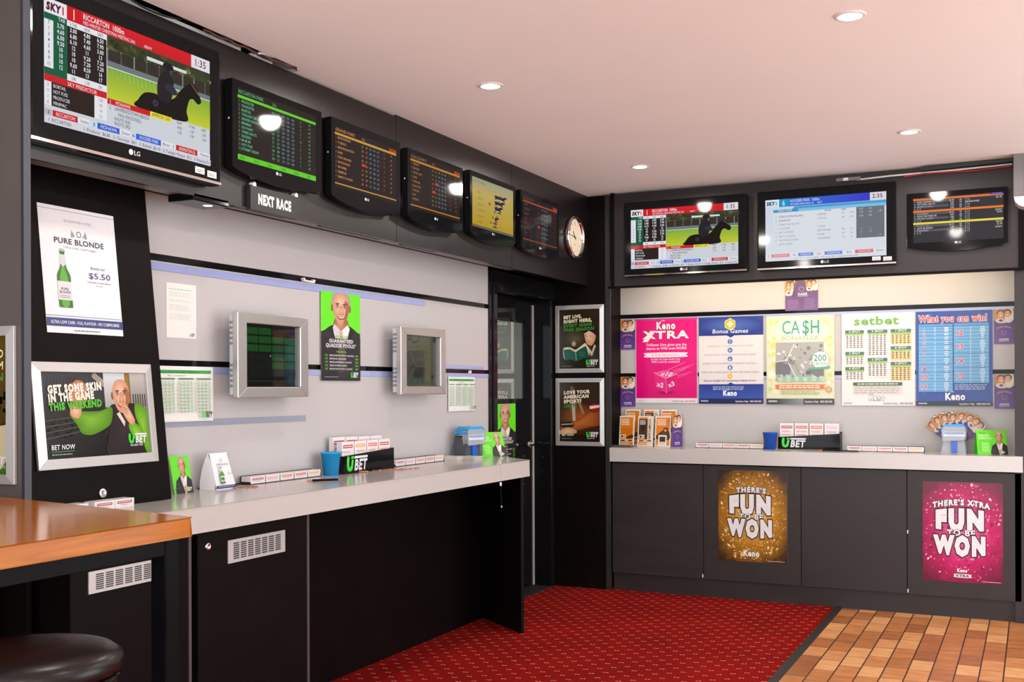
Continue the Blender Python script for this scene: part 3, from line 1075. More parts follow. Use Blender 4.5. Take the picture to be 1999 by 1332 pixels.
def interim(A):
    A.rect(0, 0, 1, 1, c(58, 56, 60))
    rows = (('h', c(236, 120, 58)), ('BABY REMIND ME', '$2.40'), ('VICTORIA MAY N', ''), ('FLOW ACTION', ''), ('2ª 3', ''), ('h', c(240, 128, 50)), ('PLATINUM', '$4.60'), ('DONT BOTHER ME', ''), ('DRAMA QUEENY', ''), ('2ª 3', ''), ('h', c(236, 222, 80)),
            ('SHARP HALL', '$3.10'), ('JACK BE READY', ''), ('R DOONEY', ''), ('2ª 2', ''))
    for i, r in enumerate(rows):
        y = .02 + i * .053
        if r[0] == 'h':
            A.rect(0, y, 1, y + .045, r[1])
            continue
        if i % 5 in (1, 3):
            A.rect(.03, y, .40, y + .048, c(92, 90, 96))
        A.T(str(i % 5), .012, y + .042, None, .036, OFF, up=False, sx=.8)
        A.T(r[0].replace('ª', ' '), .045, y + .042, None, .036, OFF, up=False, sx=.9)
        A.T(r[1] or ('%.2f' % random.uniform(1, 9)), .46, y + .042, None, .036, OFF, al='r', up=False, sx=.85)
        A.T('A2' if i % 2 else 'TF', .52, y + .042, None, .036, OFF, up=False, sx=.85)
        A.T(('3 1 5', '7 1 6', 'ABANDONED')[2 if i == 2 else i % 2], .58, y + .042, None, .036, OFF, up=False, sx=.9)
        if i in (1, 6, 7, 11, 12, 13):
            A.T(('$31.90', 'Jackpot', '$2.60', '$20.20', '$1.30', 'Jackpot')[(1, 6, 7, 11, 12, 13).index(i)], .985, y + .042, None, .036, OFF, al='r', up=False, sx=.85)
    A.rect(.86, .0, 1, .04, c(60, 60, 170))
    A.T('INTERIM', .875, .034, .11, .028, c(150, 150, 230))


def tv(name_label, loc, basis, W, H, sx0, sy0, sx1, sy1, art, screen_mat, big=False, sticker=False, group='betting televisions'):
    """W,H outer size with the origin at the bottom left; s* screen corners"""
    t = thing('television', name_label, 'television', loc, basis, group=group)
    m = M()
    if big:
        m.box(0, W, 0, H, 0.0, 0.052)
    else:
        n = 14
        pts = [(W, H), (0, H), (0, 0)]
        for i in range(n + 1):
            a = i / n
            pts.append((W * a, -0.036 * math.sin(math.pi * a) ** 0.7))
        pts.append((W, 0.0))
        pp = []
        for q in pts:
            if not pp or (Vector(q) - Vector(pp[-1])).length > 1e-4:
                pp.append(q)
        m.prism(pp[:-1] if (Vector(pp[-1]) - Vector(pp[-2])).length < 1e-4 else pp, 0.0, 0.034)
    m.build('cabinet', BLACK, t, 0.008 if big else 0.006)
    zf = 0.052 if big else 0.034
    A = Art(sx1 - sx0, sy1 - sy0, c(20, 20, 22), 0.0015, sx0, sy0, zf - 0.0005)
    art(A)
    A.build('screen', screen_mat, t)
    # maker's mark: a disc and two letters
    B = Art(W, H, slab=False, oz=zf, th=0.0004)
    cx = (sx0 + sx1) / 2 / W
    cy = 1 - (sy0 * (0.52 if big else 0.40)) / H
    hgt = 0.016 if big else 0.011
    B.circ(cx - 0.018, cy - hgt / H / 2, hgt * 0.62 / W, c(225, 220, 220))
    B.T('LG', cx - 0.002, cy, None, hgt / H, c(225, 220, 220), bold=.02)
    B.build('maker_mark', PAPER, t)
    if big:
        m = M(); m.box(0.0, W, 0.004, 0.014, zf - 0.004, zf + 0.002); m.build('chrome_strip', CHROME, t)
    else:
        m = M(); m.box(W * 0.86, W * 0.95, -0.020, -0.008, zf - 0.02, zf + 0.001); m.build('control_keys', BLACK, t, 0.002)
        m = M(); m.tube([(-0.001, H * 0.55, zf * .5), (0.0015, H * .55, zf * .5)], 0.004, 8); m.build('side_light', WHITEP, t)
    if sticker:
        for k in range(2):
            B = Art(0.05, 0.024, c(236, 232, 230), 0.0006, W - 0.14 + k * 0.065, 0.028 - k * .004, zf)
            B.greek(.15, .4, .7, .12, c(120, 110, 110), 2, .25)
            B.build('sticker', PAPER, t)
    m = M(); m.box(W * .3, W * .7, H * .25, H * .75, -0.0065, 0.0); m.build('wall_mount', BLACKM, t)
    return t


def green_rows(A):
    betlist(A, ('PRODUCER', 'CHORISTER', 'BOBTAIL', 'TWILIGHT METEOR', 'HEAVEN KNOWS', 'MINIMAC', 'OH POINT', 'THREE SHOTS', 'ELEGIDO', 'MI MI MI', 'HOT FUSS', 'STORMY NIGHT'), c(110, 200, 150), c(110, 225, 50), 'RICCARTON PARK', True, bg=(50, 42, 38))


OR = c(216, 150, 96)
XL = -2.83 + 0.007
tv('big television with the red header picture, leftmost on the left bulkhead', (XL, 2.378, 2.172), BL, 0.866, 0.510, 0.050, 0.065, 0.804, 0.455, sky1, SCREEN, True, True)
tv('television with green betting lines, second from the left on the left bulkhead', (XL, 3.332, 2.268), BL, 0.584, 0.340, 0.030, 0.032, 0.540, 0.312, green_rows, SCREEND)
tv('television with tan betting lines and one red mark, third on the left bulkhead', (XL, 3.988, 2.262), BL, 0.578, 0.344, 0.026, 0.040, 0.540, 0.310,
   lambda A: betlist(A, ('BEAN PENSONS', 'P S JERICO', 'MASS PRODUCTION', 'DANE', 'TORY OPRANGE', 'RATHORVALES', 'SIR ROBBIE', 'EXEMPLAR', 'SAME IT IS A INCH'), OR, c(214, 166, 70), 'GRAND PARK', False, ((4, 0),)), SCREEND)
tv('television with dim tan lines and two red marks, fourth on the left bulkhead', (XL, 4.637, 2.262), BL, 0.574, 0.336, 0.026, 0.042, 0.540, 0.316,
   lambda A: betlist(A, ('ABALANT', 'RED PEAK', 'CRYSTAL BAY', 'DANE', 'TERRA MIA', 'BOLD STYLE', 'KING PIN', 'MAC', 'SPECTER'), c(176, 128, 86), c(206, 140, 50), 'CALGARY', False, ((3, 1), (5, 0))), SCREEND)
tv('television with a yellow screen of running horses on the left bulkhead', (XL, 5.297, 2.270), BL, 0.578, 0.338, 0.024, 0.034, 0.546, 0.308, yellowhorses, SCREEND)
tv('television with faint dark red lines beside the round wall clock', (XL, 5.951, 2.266), BL, 0.580, 0.340, 0.030, 0.032, 0.550, 0.314,
   lambda A: betlist(A, ('SUNNY', 'COAL BOX', 'MINERVA', 'TIDE', 'PETER PAN', 'OAKWOOD', 'GLEN'), c(120, 76, 64), c(170, 76, 50), 'ADDINGTON', False, ((4, 0),), bg=(44, 34, 34)), SCREEND)
YB = 7.10 - 0.007
tv('big television with the red header and horse picture on the back bulkhead', (-2.522, YB, 2.164), BB, 0.840, 0.506, 0.050, 0.053, 0.785, 0.452, sky1, SCREEN, True)
tv('big television with the pale blue race list in the middle of the back bulkhead', (-1.613, YB, 2.162), BB, 0.850, 0.508, 0.053, 0.056, 0.794, 0.450, sky2, SCREEN, True, True)
tv('small television with orange and yellow bars at the right end of the back bulkhead', (-0.703, YB, 2.262), BB, 0.562, 0.326, 0.038, 0.022, 0.540, 0.296, interim, SCREEN)

# ------------------------------------------------------------------ sign, clock, small lamp, cables
t = thing('sign', 'black NEXT RACE sign with white letters on the left bulkhead', 'sign', (-2.83, 3.463, 2.122), BL)
m = M(); m.box(0, 0.31, 0, 0.098, 0.0, 0.022); m.build('board', BLACKM, t, 0.001)
A = Art(0.31, 0.098, slab=False, oz=0.022, th=0.0004)
A.T('NEXT RACE', .15, .70, .70, .38, c(240, 236, 234), bold=.12)
A.build('lettering', PAPER, t)
for x in (0.012, 0.285):
    m = M(); m.prism([(x, 0.094), (x + .018, 0.094), (x + .018, 0.106), (x + .009, 0.112), (x, 0.106)], 0.004, 0.026); m.build('hanging_clip', WHITEP, t)
t = thing('wall_clock', 'round silver-rimmed wall clock with a cream face at the end of the left bulkhead', 'clock', (-2.83, 6.87, 2.432), BL)
m = M(); m.lathe([(0.0, 0.0), (0.136, 0.0), (0.146, 0.012), (0.144, 0.030), (0.136, 0.036), (0.128, 0.030), (0.124, 0.018)], 48); m.build('rim', CHROME, t)
A = Art(0.26, 0.26, slab=False, ox=-.13, oy=-.13, oz=0.016, th=0.0)
A.circ(.5, .5, .485, c(244, 228, 200), n=48)
for i in range(12):
    a = R(90 - 30 * (i + 1))
    A.T(str(i + 1), .5 + .37 * math.cos(a), .5 - .37 * math.sin(a) + .035, None, .07, c(70, 60, 54), al='c')
for i in range(60):
    a = R(6 * i)
    A.line(.5 + .455 * math.cos(a), .5 + .455 * math.sin(a), .5 + .475 * math.cos(a), .5 + .475 * math.sin(a), .006, c(80, 70, 60), up=False)
A.T('QUARTZ', .5, .70, .16, .03, c(110, 100, 90), al='c')
A.build('dial', PAPER, t)
for nm, ang, ln, w_ in (('hour_hand', 135, 0.055, .0045), ('minute_hand', 172, 0.085, .003)):
    m = M(); a = R(ang); d = Vector((math.cos(a), math.sin(a), 0)); nn = Vector((-d.y, d.x, 0)) * w_
    p0, p1 = d * -0.015, d * ln
    m.prism([tuple((p0 - nn).xy), tuple((p1 - nn * .4).xy), tuple((p1 + nn * .4).xy), tuple((p0 + nn).xy)], 0.0185, 0.0195); m.build(nm, BLACKM, t)
t = thing('cabinet_light', 'small black square light fixed under the left bulkhead above the notice', 'light', (-2.905, 3.26, 2.142))
m = M(); m.box(-0.05, 0.075, -0.10, 0.10, -0.028, 0.0); m.build('housing', BLACK, t, 0.004)
m = M(); m.lathe([(0.0, -0.0285), (0.018, -0.0285)], 20, (0.03, 0.03, 0)); m.build('lens', mat('small_lamp_glow', (1, 1, 1), noise=0, emit=(1, .9, .75, 1), estr=4), t)
def cable(label, pts, r, mt, group='cables above the bulkheads'):
    m = M(); m.tube(pts, r, 7); return solo('cable', m, mt, label, 'cable', group=group)
def wav(x, ys, z, amp, n=26):
    y0, y1 = ys
    return [(x + amp * .3 * math.sin(i * 2.1), y0 + (y1 - y0) * i / n, z + amp * math.sin(i * 1.3)) for i in range(n + 1)]
cable('thick black cable lying in the ceiling gap above the big left television', wav(-2.81, (2.4, 3.75), ZC + 0.022, .004), .010, CABLEB)
cable('thin black cable drooping from the ceiling gap above the big left television', [(-2.815, 2.8 + i * .02, ZC + .006 - .016 * math.sin(math.pi * i / 14)) for i in range(15)], .004, CABLEB)
cable('brown cable end in the ceiling gap nearest the green-text television', wav(-2.812, (3.2, 3.78), ZC + 0.002, .004), .006, mat('brown_cable', c(90, 60, 50), rough=.5))
cable('white cable end crossing the ceiling gap near the green-text television', [(-2.82, 3.50, ZC - .004), (-2.805, 3.53, ZC + .006), (-2.80, 3.60, ZC + .01)], .006, CABLEW)
cable('white cable running along the top of the back bulkhead at the right', [(-1.0, 7.088, 2.705), (-.8, 7.085, 2.712), (-.62, 7.087, 2.714), (-.4, 7.085, 2.716), (-.115, 7.085, 2.722)], .006, CABLEW)
cable('red cable running along the top of the back bulkhead at the right', [(-.72, 7.086, 2.700), (-.6, 7.083, 2.707), (-.45, 7.086, 2.706), (-.33, 7.083, 2.7), (-.115, 7.084, 2.71)], .0055, CABLER)
m = M(); m.prism([(-.62, 2.722), (-.58, 2.742), (-.112, 2.750), (-.112, 2.732)], 7.05, 7.098, 'y')
solo('cable_duct', m, BLACKM, 'black cable trunking under the ceiling at the right end of the back bulkhead', 'duct')
t = thing('cable_connector', 'small cable connector box on the back bulkhead above the middle television', 'connector', (-1.05, 7.095, 2.712))
m = M(); m.box(-.075, .075, -.02, .004, -.010, .012); m.build('body', GREYU, t, .003)
m = M(); m.box(-.03, .0, -.022, .0, -.008, .010); m.build('band', WHITEP, t)
t = thing('hanging_unit', 'grey and white boxed unit hanging at the right edge below the ceiling', 'wall unit', (-0.108, 6.95, 2.44))
m = M(); m.box(0, .6, 0, .2, .07, .36); m.build('casing', GREYU, t, .003)
m = M(); m.box(-.001, .6, -.002, .2, .361, .40); m.build('top_cap', WHITEP, t, .003)
m = M(); m.prism([(0.002, .068), (0.008, .04), (.03, .015), (.07, 0.0), (.6, 0.0), (.6, .068)], 0.002, .2, 'y'); m.build('bottom_pan', WHITEP, t)
m = M(); m.tube([(.03, .05, .40), (.03, .05, .315 - .005 + .09)], .002, 6); m.tube([(.03, .05, .40), (.025, .05, .43), (.035, .05, .45)], .0015, 6); m.build('hook', CABLEB, t)

# ------------------------------------------------------------------ printed art
GRN = c(112, 232, 28)
GRN2 = c(84, 196, 52)
SUIT = c(28, 26, 30)
SKIN = c(206, 150, 116)
SKINL = c(240, 198, 168)
SKIND = c(140, 88, 62)


def logo_bet(A, x, y, w, col2):
    """green U cup with slanted BET beside it; x,y bottom left, w total width (fractions)"""
    h = w * .42 * A.w / A.h
    def q(u, v): return (x + w * u, y - h * v)
    A.blob([q(.02, .95), q(.0, .5), q(.03, .12), q(.14, -.02), q(.27, .1), q(.31, .45), q(.33, .72), q(.24, .74), q(.21, .40), q(.15, .26), q(.11, .38), q(.12, .95)], c(64, 226, 60), n=4)
    A.poly([q(.20, .82), q(.33, .82), q(.34, .98), q(.22, .98)], c(64, 226, 60))
    A.T('BET', x + w * .36, y - h * .05, w * .64, h * .68 , col2, bold=.07, shear=.18)
    A.poly([q(.36, .82), q(1.03, .82), q(1.05, .98), q(.38, .98)], col2)


def logo_keno(A, x, y, w, c_=c(250, 250, 250), ol=None):
    h = w * .34 * A.w / A.h
    A.T('Keno', x, y, w, h, c_, al='c', bold=.09, ol=ol, olw=.06)
    A.T('TAS', x - w * .16, y - h * 1.12, w * .18, h * .18, c_, al='c', bold=.03)


def face(A, q, s_=1.0, grey=True, bald=False):
    """front face; q maps unit square (0..1 across the head, 0..1 down it)"""
    if not bald:
        A.blob([q(.02, .54), q(-.05, .30), q(.08, .04), q(.5, -.05), q(.92, .04), q(1.05, .30), q(.98, .54), q(.5, .6)], c(168, 162, 156) if grey else c(70, 46, 30))
    A.ell(*q(.0, .50), abs(q(.07, 0)[0] - q(0, 0)[0]), abs(q(0, .11)[1] - q(0, 0)[1]), SKIND)
    A.ell(*q(1.0, .50), abs(q(.07, 0)[0] - q(0, 0)[0]), abs(q(0, .11)[1] - q(0, 0)[1]), SKIND)
    A.blob([q(.5, .02), q(.82, .10), q(.97, .36), q(.94, .62), q(.80, .86), q(.62, .99), q(.42, 1.0), q(.22, .88), q(.07, .64), q(.03, .36), q(.18, .10)], SKIN, SKINL, q(.45, .38))
    A.blob([q(.70, .25), q(.95, .36), q(.93, .62), q(.80, .86), q(.62, .98), q(.72, .70), q(.76, .50)], c(168, 108, 78))
    for ex in (.29, .70):
        A.blob([q(ex - .13, .37), q(ex, .33), q(ex + .13, .36), q(ex, .385)], c(96, 72, 60))
        A.ell(*q(ex, .44), abs(q(.10, 0)[0] - q(0, 0)[0]), abs(q(0, .05)[1] - q(0, 0)[1]), c(120, 74, 56))
        A.ell(*q(ex, .445), abs(q(.075, 0)[0] - q(0, 0)[0]), abs(q(0, .026)[1] - q(0, 0)[1]), c(232, 224, 216))
        A.ell(*q(ex, .445), abs(q(.03, 0)[0] - q(0, 0)[0]), abs(q(0, .026)[1] - q(0, 0)[1]), c(36, 28, 28))
    A.blob([q(.44, .42), q(.55, .42), q(.63, .66), q(.50, .70), q(.38, .65)], c(196, 132, 100), c(236, 184, 152), q(.49, .58))
    A.line(*q(.36, .665), *q(.42, .70), .006 * s_, c(110, 62, 46))
    A.line(*q(.57, .70), *q(.65, .665), .006 * s_, c(110, 62, 46))
    A.blob([q(.26, .74), q(.40, .765), q(.5, .775), q(.62, .765), q(.76, .74), q(.64, .83), q(.5, .845), q(.36, .83)], c(122, 52, 46))
    A.blob([q(.32, .757), q(.5, .785), q(.70, .757), q(.6, .80), q(.5, .807), q(.40, .80)], c(240, 232, 226))
    A.line(*q(.20, .62), *q(.25, .74), .005 * s_, c(150, 96, 72))
    A.line(*q(.82, .62), *q(.77, .74), .005 * s_, c(140, 86, 62))


def man_suit(A, x0, y0, x1, y1, tie=True, hands=False):
    """head and shoulders in a dark suit inside a rectangle of the sheet"""
    def q(u, v): return (x0 + u * (x1 - x0), y0 + v * (y1 - y0))
    A.blob([q(-.04, 1.0), q(-.02, .66), q(.12, .57), q(.28, .50), q(.5, .46), q(.72, .50), q(.88, .57), q(1.02, .66), q(1.04, 1.0)], SUIT, c(50, 48, 54), q(.2, .78))
    A.blob([q(.36, .40), q(.64, .40), q(.68, .56), q(.5, .64), q(.32, .56)], SKIND, SKIN, q(.45, .5))
    A.poly([q(.34, .48), q(.50, .58), q(.66, .48), q(.72, .54), q(.60, 1.0), q(.44, 1.0), q(.29, .54)], c(232, 226, 226))
    A.poly([q(.34, .48), q(.29, .54), q(.42, .70), q(.50, .58)], c(214, 208, 214))
    A.poly([q(.66, .48), q(.72, .54), q(.59, .70), q(.50, .58)], c(246, 242, 242))
    if tie:
        A.poly([q(.455, .58), q(.545, .58), q(.535, .65), q(.59, 1.0), q(.43, 1.0), q(.47, .65)], c(206, 182, 150))
        A.line(*q(.47, .65), *q(.535, .65), .004, c(150, 126, 100))
    A.poly([q(.29, .52), q(.20, .58), q(.37, .86), q(.44, 1.0), q(.47, 1.0)], c(14, 13, 15))
    A.poly([q(.72, .52), q(.80, .58), q(.66, .86), q(.58, 1.0), q(.55, 1.0)], c(14, 13, 15))
    def f(u, v): return q(.285 + .43 * u, .01 + .47 * v)
    face(A, f, (x1 - x0))
    if hands:
        A.blob([q(.40, .80), q(.52, .76), q(.70, .80), q(.66, .90), q(.46, .92)], SKIN, SKINL)
        A.line(*q(.50, .80), *q(.62, .83), .01 * (x1 - x0), SKIND)
        A.line(*q(.48, .85), *q(.62, .88), .01 * (x1 - x0), SKIND)


def art_quaddie(A):
    A.rect(0, 0, 1, 1, c(104, 238, 16))
    A.rect(0, .45, 1, 1, SUIT)
    man_suit(A, -.02, -.01, 1.02, .76)
    A.poly([(0, .50), (.42, .52), (.42, 1), (0, 1)], SUIT)
    A.poly([(.60, .52), (1, .50), (1, 1), (.60, 1)], SUIT)
    A.grad(.42, .52, .60, 1, c(104, 88, 76), SUIT)
    A.T('WINTER LONG', .5, .508, .34, .020, GRN, al='c', bold=.03)
    A.T('GUARANTEED', .5, .568, .62, .038, OFF, al='c', bold=.06)
    A.T('QUADDIE POOLS!*', .5, .622, .78, .040, OFF, al='c', bold=.06)
    A.T('AVAILABLE ON:', .5, .680, .26, .016, GRN, al='c', bold=.03)
    for i, s_ in enumerate(('MELBOURNE SATURDAY QUADDIE', 'BRISBANE QUADDIE', 'MELBOURNE FRIDAY QUADDIE', 'SYDNEY SATURDAY QUADDIE', 'MELBOURNE SUNDAY QUADDIE')):
        y = .722 + i * .038
        A.T(s_, .20, y, (.62, .42, .56, .44, .58)[i], .016, OFF, bold=.03)
        A.T('SAT', .09, y, .07, .017, GRN, bold=.03)
        A.T('$50K', .86, y, .08, .017, GRN, bold=.03)
        A.rect(.09, y + .010, .94, y + .0125, c(90, 90, 94), up=False)
    A.greek(.08, .955, .35, .006, c(190, 190, 190), 1)
    logo_bet(A, .74, .965, .19, OFF)


def art_notice(A):
    A.rect(0, 0, 1, 1, c(240, 240, 236))
    A.greek(.08, .10, .75, .022, c(170, 220, 160), 1)
    y = .16
    for n, k in ((4, c(200, 204, 196)), (2, c(186, 206, 176)), (5, c(204, 204, 198)), (5, c(200, 206, 196))):
        A.greek(.09, y, .83, .008, k, n, .024, .25)
        y += n * .024 + .045
    logo_bet(A, .76, .965, .18, c(50, 50, 50))


def art_chart(A, cols=4, title=True):
    A.rect(0, 0, 1, 1, c(242, 242, 240))
    A.rect(.03, .06, .97, .125, c(58, 170, 72))
    if title:
        A.T('QUINELLA, EXACTA, DUET, TRIFECTA', .5, .115, .6, .036, c(20, 80, 34), al='c', bold=.02)
        A.T('Bet Calculator', .5, .175, .24, .03, c(70, 80, 76), al='c')
    W = .94 / cols
    for k in range(cols):
        x = .03 + k * W
        A.rect(x, .21, x + W * .86, .235, c(60, 140, 64))
        for i in range(19):
            y = .27 + i * .031
            if i % 2:
                A.rect(x, y - .004, x + W * .86, y + .024, c(206, 232, 200), up=True)
            for j in range(4):
                A.rect(x + W * (.04 + j * .21), y + .004, x + W * (.04 + j * .21 + .13), y + .015, c(150, 170, 150), up=True)
    logo_bet(A, .80, .955, .14, c(50, 50, 50))


def art_beer(A):
    A.rect(0, 0, 1, 1, c(240, 241, 246))
    A.rect(0, .028, 1, .032, c(120, 130, 150))
    A.T('EDGEWATER HOTEL', .5, .118, .36, .020, c(110, 114, 128), al='c')
    for s_ in (-1, 1):
        for i in range(6):
            A.poly([(.5 + s_ * (.035 + i * .006), .235 - i * .002), (.5 + s_ * (.10 + i * .002), .165 + i * .010), (.5 + s_ * (.085 + i * .002), .19 + i * .010)], c(150, 152, 156))
    A.ring(.5, .205, .022, .034, c(130, 132, 138))
    A.T('PURE BLONDE', .5, .292, .66, .043, c(34, 32, 62), al='c', bold=.045)
    A.T('Ultra Low Carb Lager', .5, .328, .44, .020, c(150, 150, 156), al='c', shear=.4)
    bottle(A, .262, .34, .80, .088)
    A.T('Bottle for', .72, .475, .20, .024, c(92, 96, 150), al='c')
    A.T('$5.50', .735, .548, .30, .046, c(58, 66, 132), al='c', bold=.02)
    A.T('I am new to this venue', .72, .585, .32, .017, c(110, 112, 150), al='c')
    A.T('try me', .72, .610, .09, .015, c(110, 112, 150), al='c')
    A.rect(0, .862, 1, .868, c(150, 156, 176))
    A.rect(0, .882, 1, .948, c(38, 56, 128))
    A.T('ULTRA LOW CARB - FULL FLAVOUR - NO COMPROMISE', .5, .927, .90, .024, OFF, al='c', bold=.03)
    A.greek(.34, .972, .36, .010, c(140, 140, 150), 1, 0, .05)


def bottle(A, x, y0, y1, hw):
    H = y1 - y0
    def q(u, v): return (x + u * hw, y0 + v * H)
    A.poly(smooth_loop([q(-.34, 0), q(.34, 0), q(.36, .06), q(.30, .10), q(.36, .22), q(.52, .32), q(.92, .43), q(1.0, .52), q(1.0, .92), q(.96, .99), q(.5, 1.0), q(-.5, 1.0), q(-.96, .99), q(-1.0, .92), q(-1.0, .52), q(-.92, .43), q(-.52, .32), q(-.36, .22), q(-.30, .10), q(-.36, .06)], 4), c(40, 116, 34))
    A.poly(smooth_loop([q(-.2, .12), q(.05, .12), q(.2, .32), q(.5, .45), q(.55, .55), q(.5, .95), q(-.5, .95), q(-.6, .52), q(-.3, .34)], 4), c(96, 172, 52))
    A.rect(*q(-.34, 0), *q(.34, .035), c(190, 194, 190))
    A.poly([q(-.36, .09), q(.36, .09), q(.5, .24), q(0, .30), q(-.5, .24)], c(210, 214, 216))
    A.rect(*q(-1.0, .55), *q(1.0, .87), c(222, 224, 228))
    A.T('PURE', x, y0 + .70 * H, hw * 1.1, .055 * H * .75, c(36, 34, 60), al='c', bold=.05)
    A.T('BLONDE', x, y0 + .755 * H, hw * 1.6, .055 * H * .75, c(36, 34, 60), al='c', bold=.05)
    A.greek(x - hw * .8, y0 + .79 * H, hw * 1.6, .006 * H / .4, c(150, 150, 160), 2, .03 * H)


def art_skin(A):
    A.grad(0, 0, 1, 1, c(54, 50, 50), c(24, 20, 18))
    for i in range(60):
        A.ell(random.random() * .62, .55 + random.random() * .22, .02, .015, random.choice((c(92, 80, 66), c(60, 52, 44), c(120, 112, 98), c(40, 36, 32))), n=7, up=False)
    for k in range(4):
        A.line(.02, .56 + k * .07, .46, .50 + k * .055, .008, c(86, 74, 60))
    A.rect(.0, .0, .58, .36, c(58, 58, 62))
    for i in range(9):
        A.line(.02 + i * .025, .36, .07 + i * .03, .05, .010, c(44, 42, 46))
    for i in range(8):
        A.ell(.50 + i * .012, .04 + i * .014, .026, .035, c(168, 162, 152), c(120, 114, 104), up=True)
    A.grad(.58, 0, .80, .42, c(214, 222, 226), c(170, 168, 164))
    A.grad(.84, 0, 1, .5, c(196, 192, 186), c(120, 112, 104))
    A.rect(.79, .0, .835, .52, c(150, 116, 54))
    for i in range(6):
        A.rect(.86 + i * .024, .26, .872 + i * .024, .42, c(70, 68, 72), up=False)
    # sleeve reaching forward, torso, head
    A.blob([(.62, .42), (.70, .38), (.80, .37), (.92, .40), (1.0, .50), (1.02, .80), (.99, 1.0), (.58, 1.0), (.60, .70)], c(42, 34, 34), c(58, 48, 48))
    A.blob([(.64, .42), (.52, .46), (.36, .46), (.27, .44), (.24, .50), (.30, .62), (.34, .72), (.44, .74), (.58, .66), (.63, .58)], c(84, 138, 30), c(128, 188, 52))
    A.blob([(.88, .38), (.96, .42), (1.0, .52), (1.0, .98), (.95, .96), (.91, .70), (.87, .52)], c(92, 150, 34), c(134, 196, 56))
    A.blob([(.80, .62), (.84, .60), (.93, .70), (.97, .84), (.90, .88), (.84, .80), (.80, .70)], c(96, 156, 36), c(146, 206, 66))
    A.blob([(.245, .44), (.26, .52), (.32, .54), (.35, .46), (.34, .36), (.28, .36)], SKIN, SKINL)
    A.blob([(.25, .20), (.31, .10), (.37, .10), (.41, .16), (.40, .30), (.35, .40), (.28, .38)], c(188, 122, 76), c(226, 164, 112))
    for k in range(4):
        A.line(.27 + k * .03, .14, .28 + k * .03, .24, .006, c(140, 84, 52))
    def f(u, v): return (.655 + .175 * u, .07 + .42 * v)
    face(A, f, .5, bald=True)
    A.blob([(.73, .40), (.77, .37), (.80, .42), (.84, .52), (.86, .60), (.82, .64), (.76, .54)], SKIN, SKINL)
    for k in range(3):
        A.line(.745 + k * .012, .42 + k * .03, .80, .455 + k * .03, .005, SKIND)
    A.poly([(.68, .50), (.71, .48), (.76, .60), (.75, .66)], c(220, 214, 206))
    A.T('GET SOME SKIN', .06, .245, .50, .085, c(246, 240, 228), bold=.12, rot=.055)
    A.T('IN THE GAME', .06, .345, .42, .085, c(246, 240, 228), bold=.12, rot=.055)
    A.T('THIS WEEKEND', .06, .445, .49, .080, c(92, 186, 56), bold=.12, rot=.055)
    A.T('BET NOW', .05, .895, .21, .055, OFF, bold=.04, shear=.08)
    A.rect(.05, .915, .255, .921, c(80, 180, 70))
    A.greek(.05, .945, .19, .012, c(170, 170, 166), 1, 0, .05)
    logo_bet(A, .78, .87, .18, OFF)
    A.T('THE NEW TOTE', .79, .905, .13, .022, OFF, bold=.03)


def art_reader(A):
    A.grad(0, 0, 1, 1, c(46, 36, 22), c(36, 26, 20))
    A.ell(.40, .50, .28, .16, c(46, 38, 26), c(96, 84, 58))
    A.ell(.36, .58, .06, .05, c(120, 110, 84), c(206, 196, 160))
    A.blob([(.66, 1.0), (.66, .78), (.72, .64), (.84, .60), (.98, .66), (1.02, 1.0)], c(40, 34, 28), c(64, 56, 44))
    A.poly([(.70, .62), (.80, .72), (.86, .60), (.90, .62), (.80, .80), (.68, .66)], c(206, 190, 160))
    A.blob([(.62, .36), (.72, .32), (.86, .34), (.90, .44), (.86, .56), (.78, .62), (.68, .58), (.63, .48)], SKIN, SKINL, (.72, .45))
    A.blob([(.60, .38), (.64, .32), (.76, .28), (.90, .33), (.92, .46), (.86, .42), (.74, .37), (.64, .40)], c(32, 24, 18))
    A.line(.64, .45, .70, .455, .010, c(60, 40, 30)); A.line(.74, .455, .80, .455, .010, c(60, 40, 30))
    A.line(.69, .55, .76, .55, .008, c(120, 60, 50))
    A.blob([(.10, .66), (.26, .64), (.40, .68), (.54, .62), (.66, .58), (.74, .78), (.58, .82), (.42, .86), (.26, .82), (.13, .84)], c(226, 210, 176))
    A.poly([(.10, .68), (.26, .67), (.40, .72), (.42, .88), (.26, .84), (.14, .86)], c(30, 98, 84))
    A.poly([(.41, .72), (.54, .66), (.66, .62), (.74, .80), (.58, .84), (.43, .88)], c(24, 84, 66))
    A.greek(.48, .72, .16, .006, c(90, 160, 120), 3, .03)
    for i, (s_, w_, k) in enumerate((('BET LIVE,', .45, OFF), ('RIGHT HERE,', .70, OFF), ('EVERY GAME', .70, GRN2), ('THIS SEASON', .76, GRN2))):
        A.T(s_, .11, .155 + i * .073, w_, .050, c(240, 230, 200) if k is OFF else c(62, 132, 52), bold=.11, shear=.08, rot=.045)
    A.greek(.06, .955, .26, .008, c(150, 140, 120), 1)
    logo_bet(A, .66, .94, .28, OFF)
    A.T('THE NEW TOTE', .67, .97, .19, .016, OFF, bold=.02)


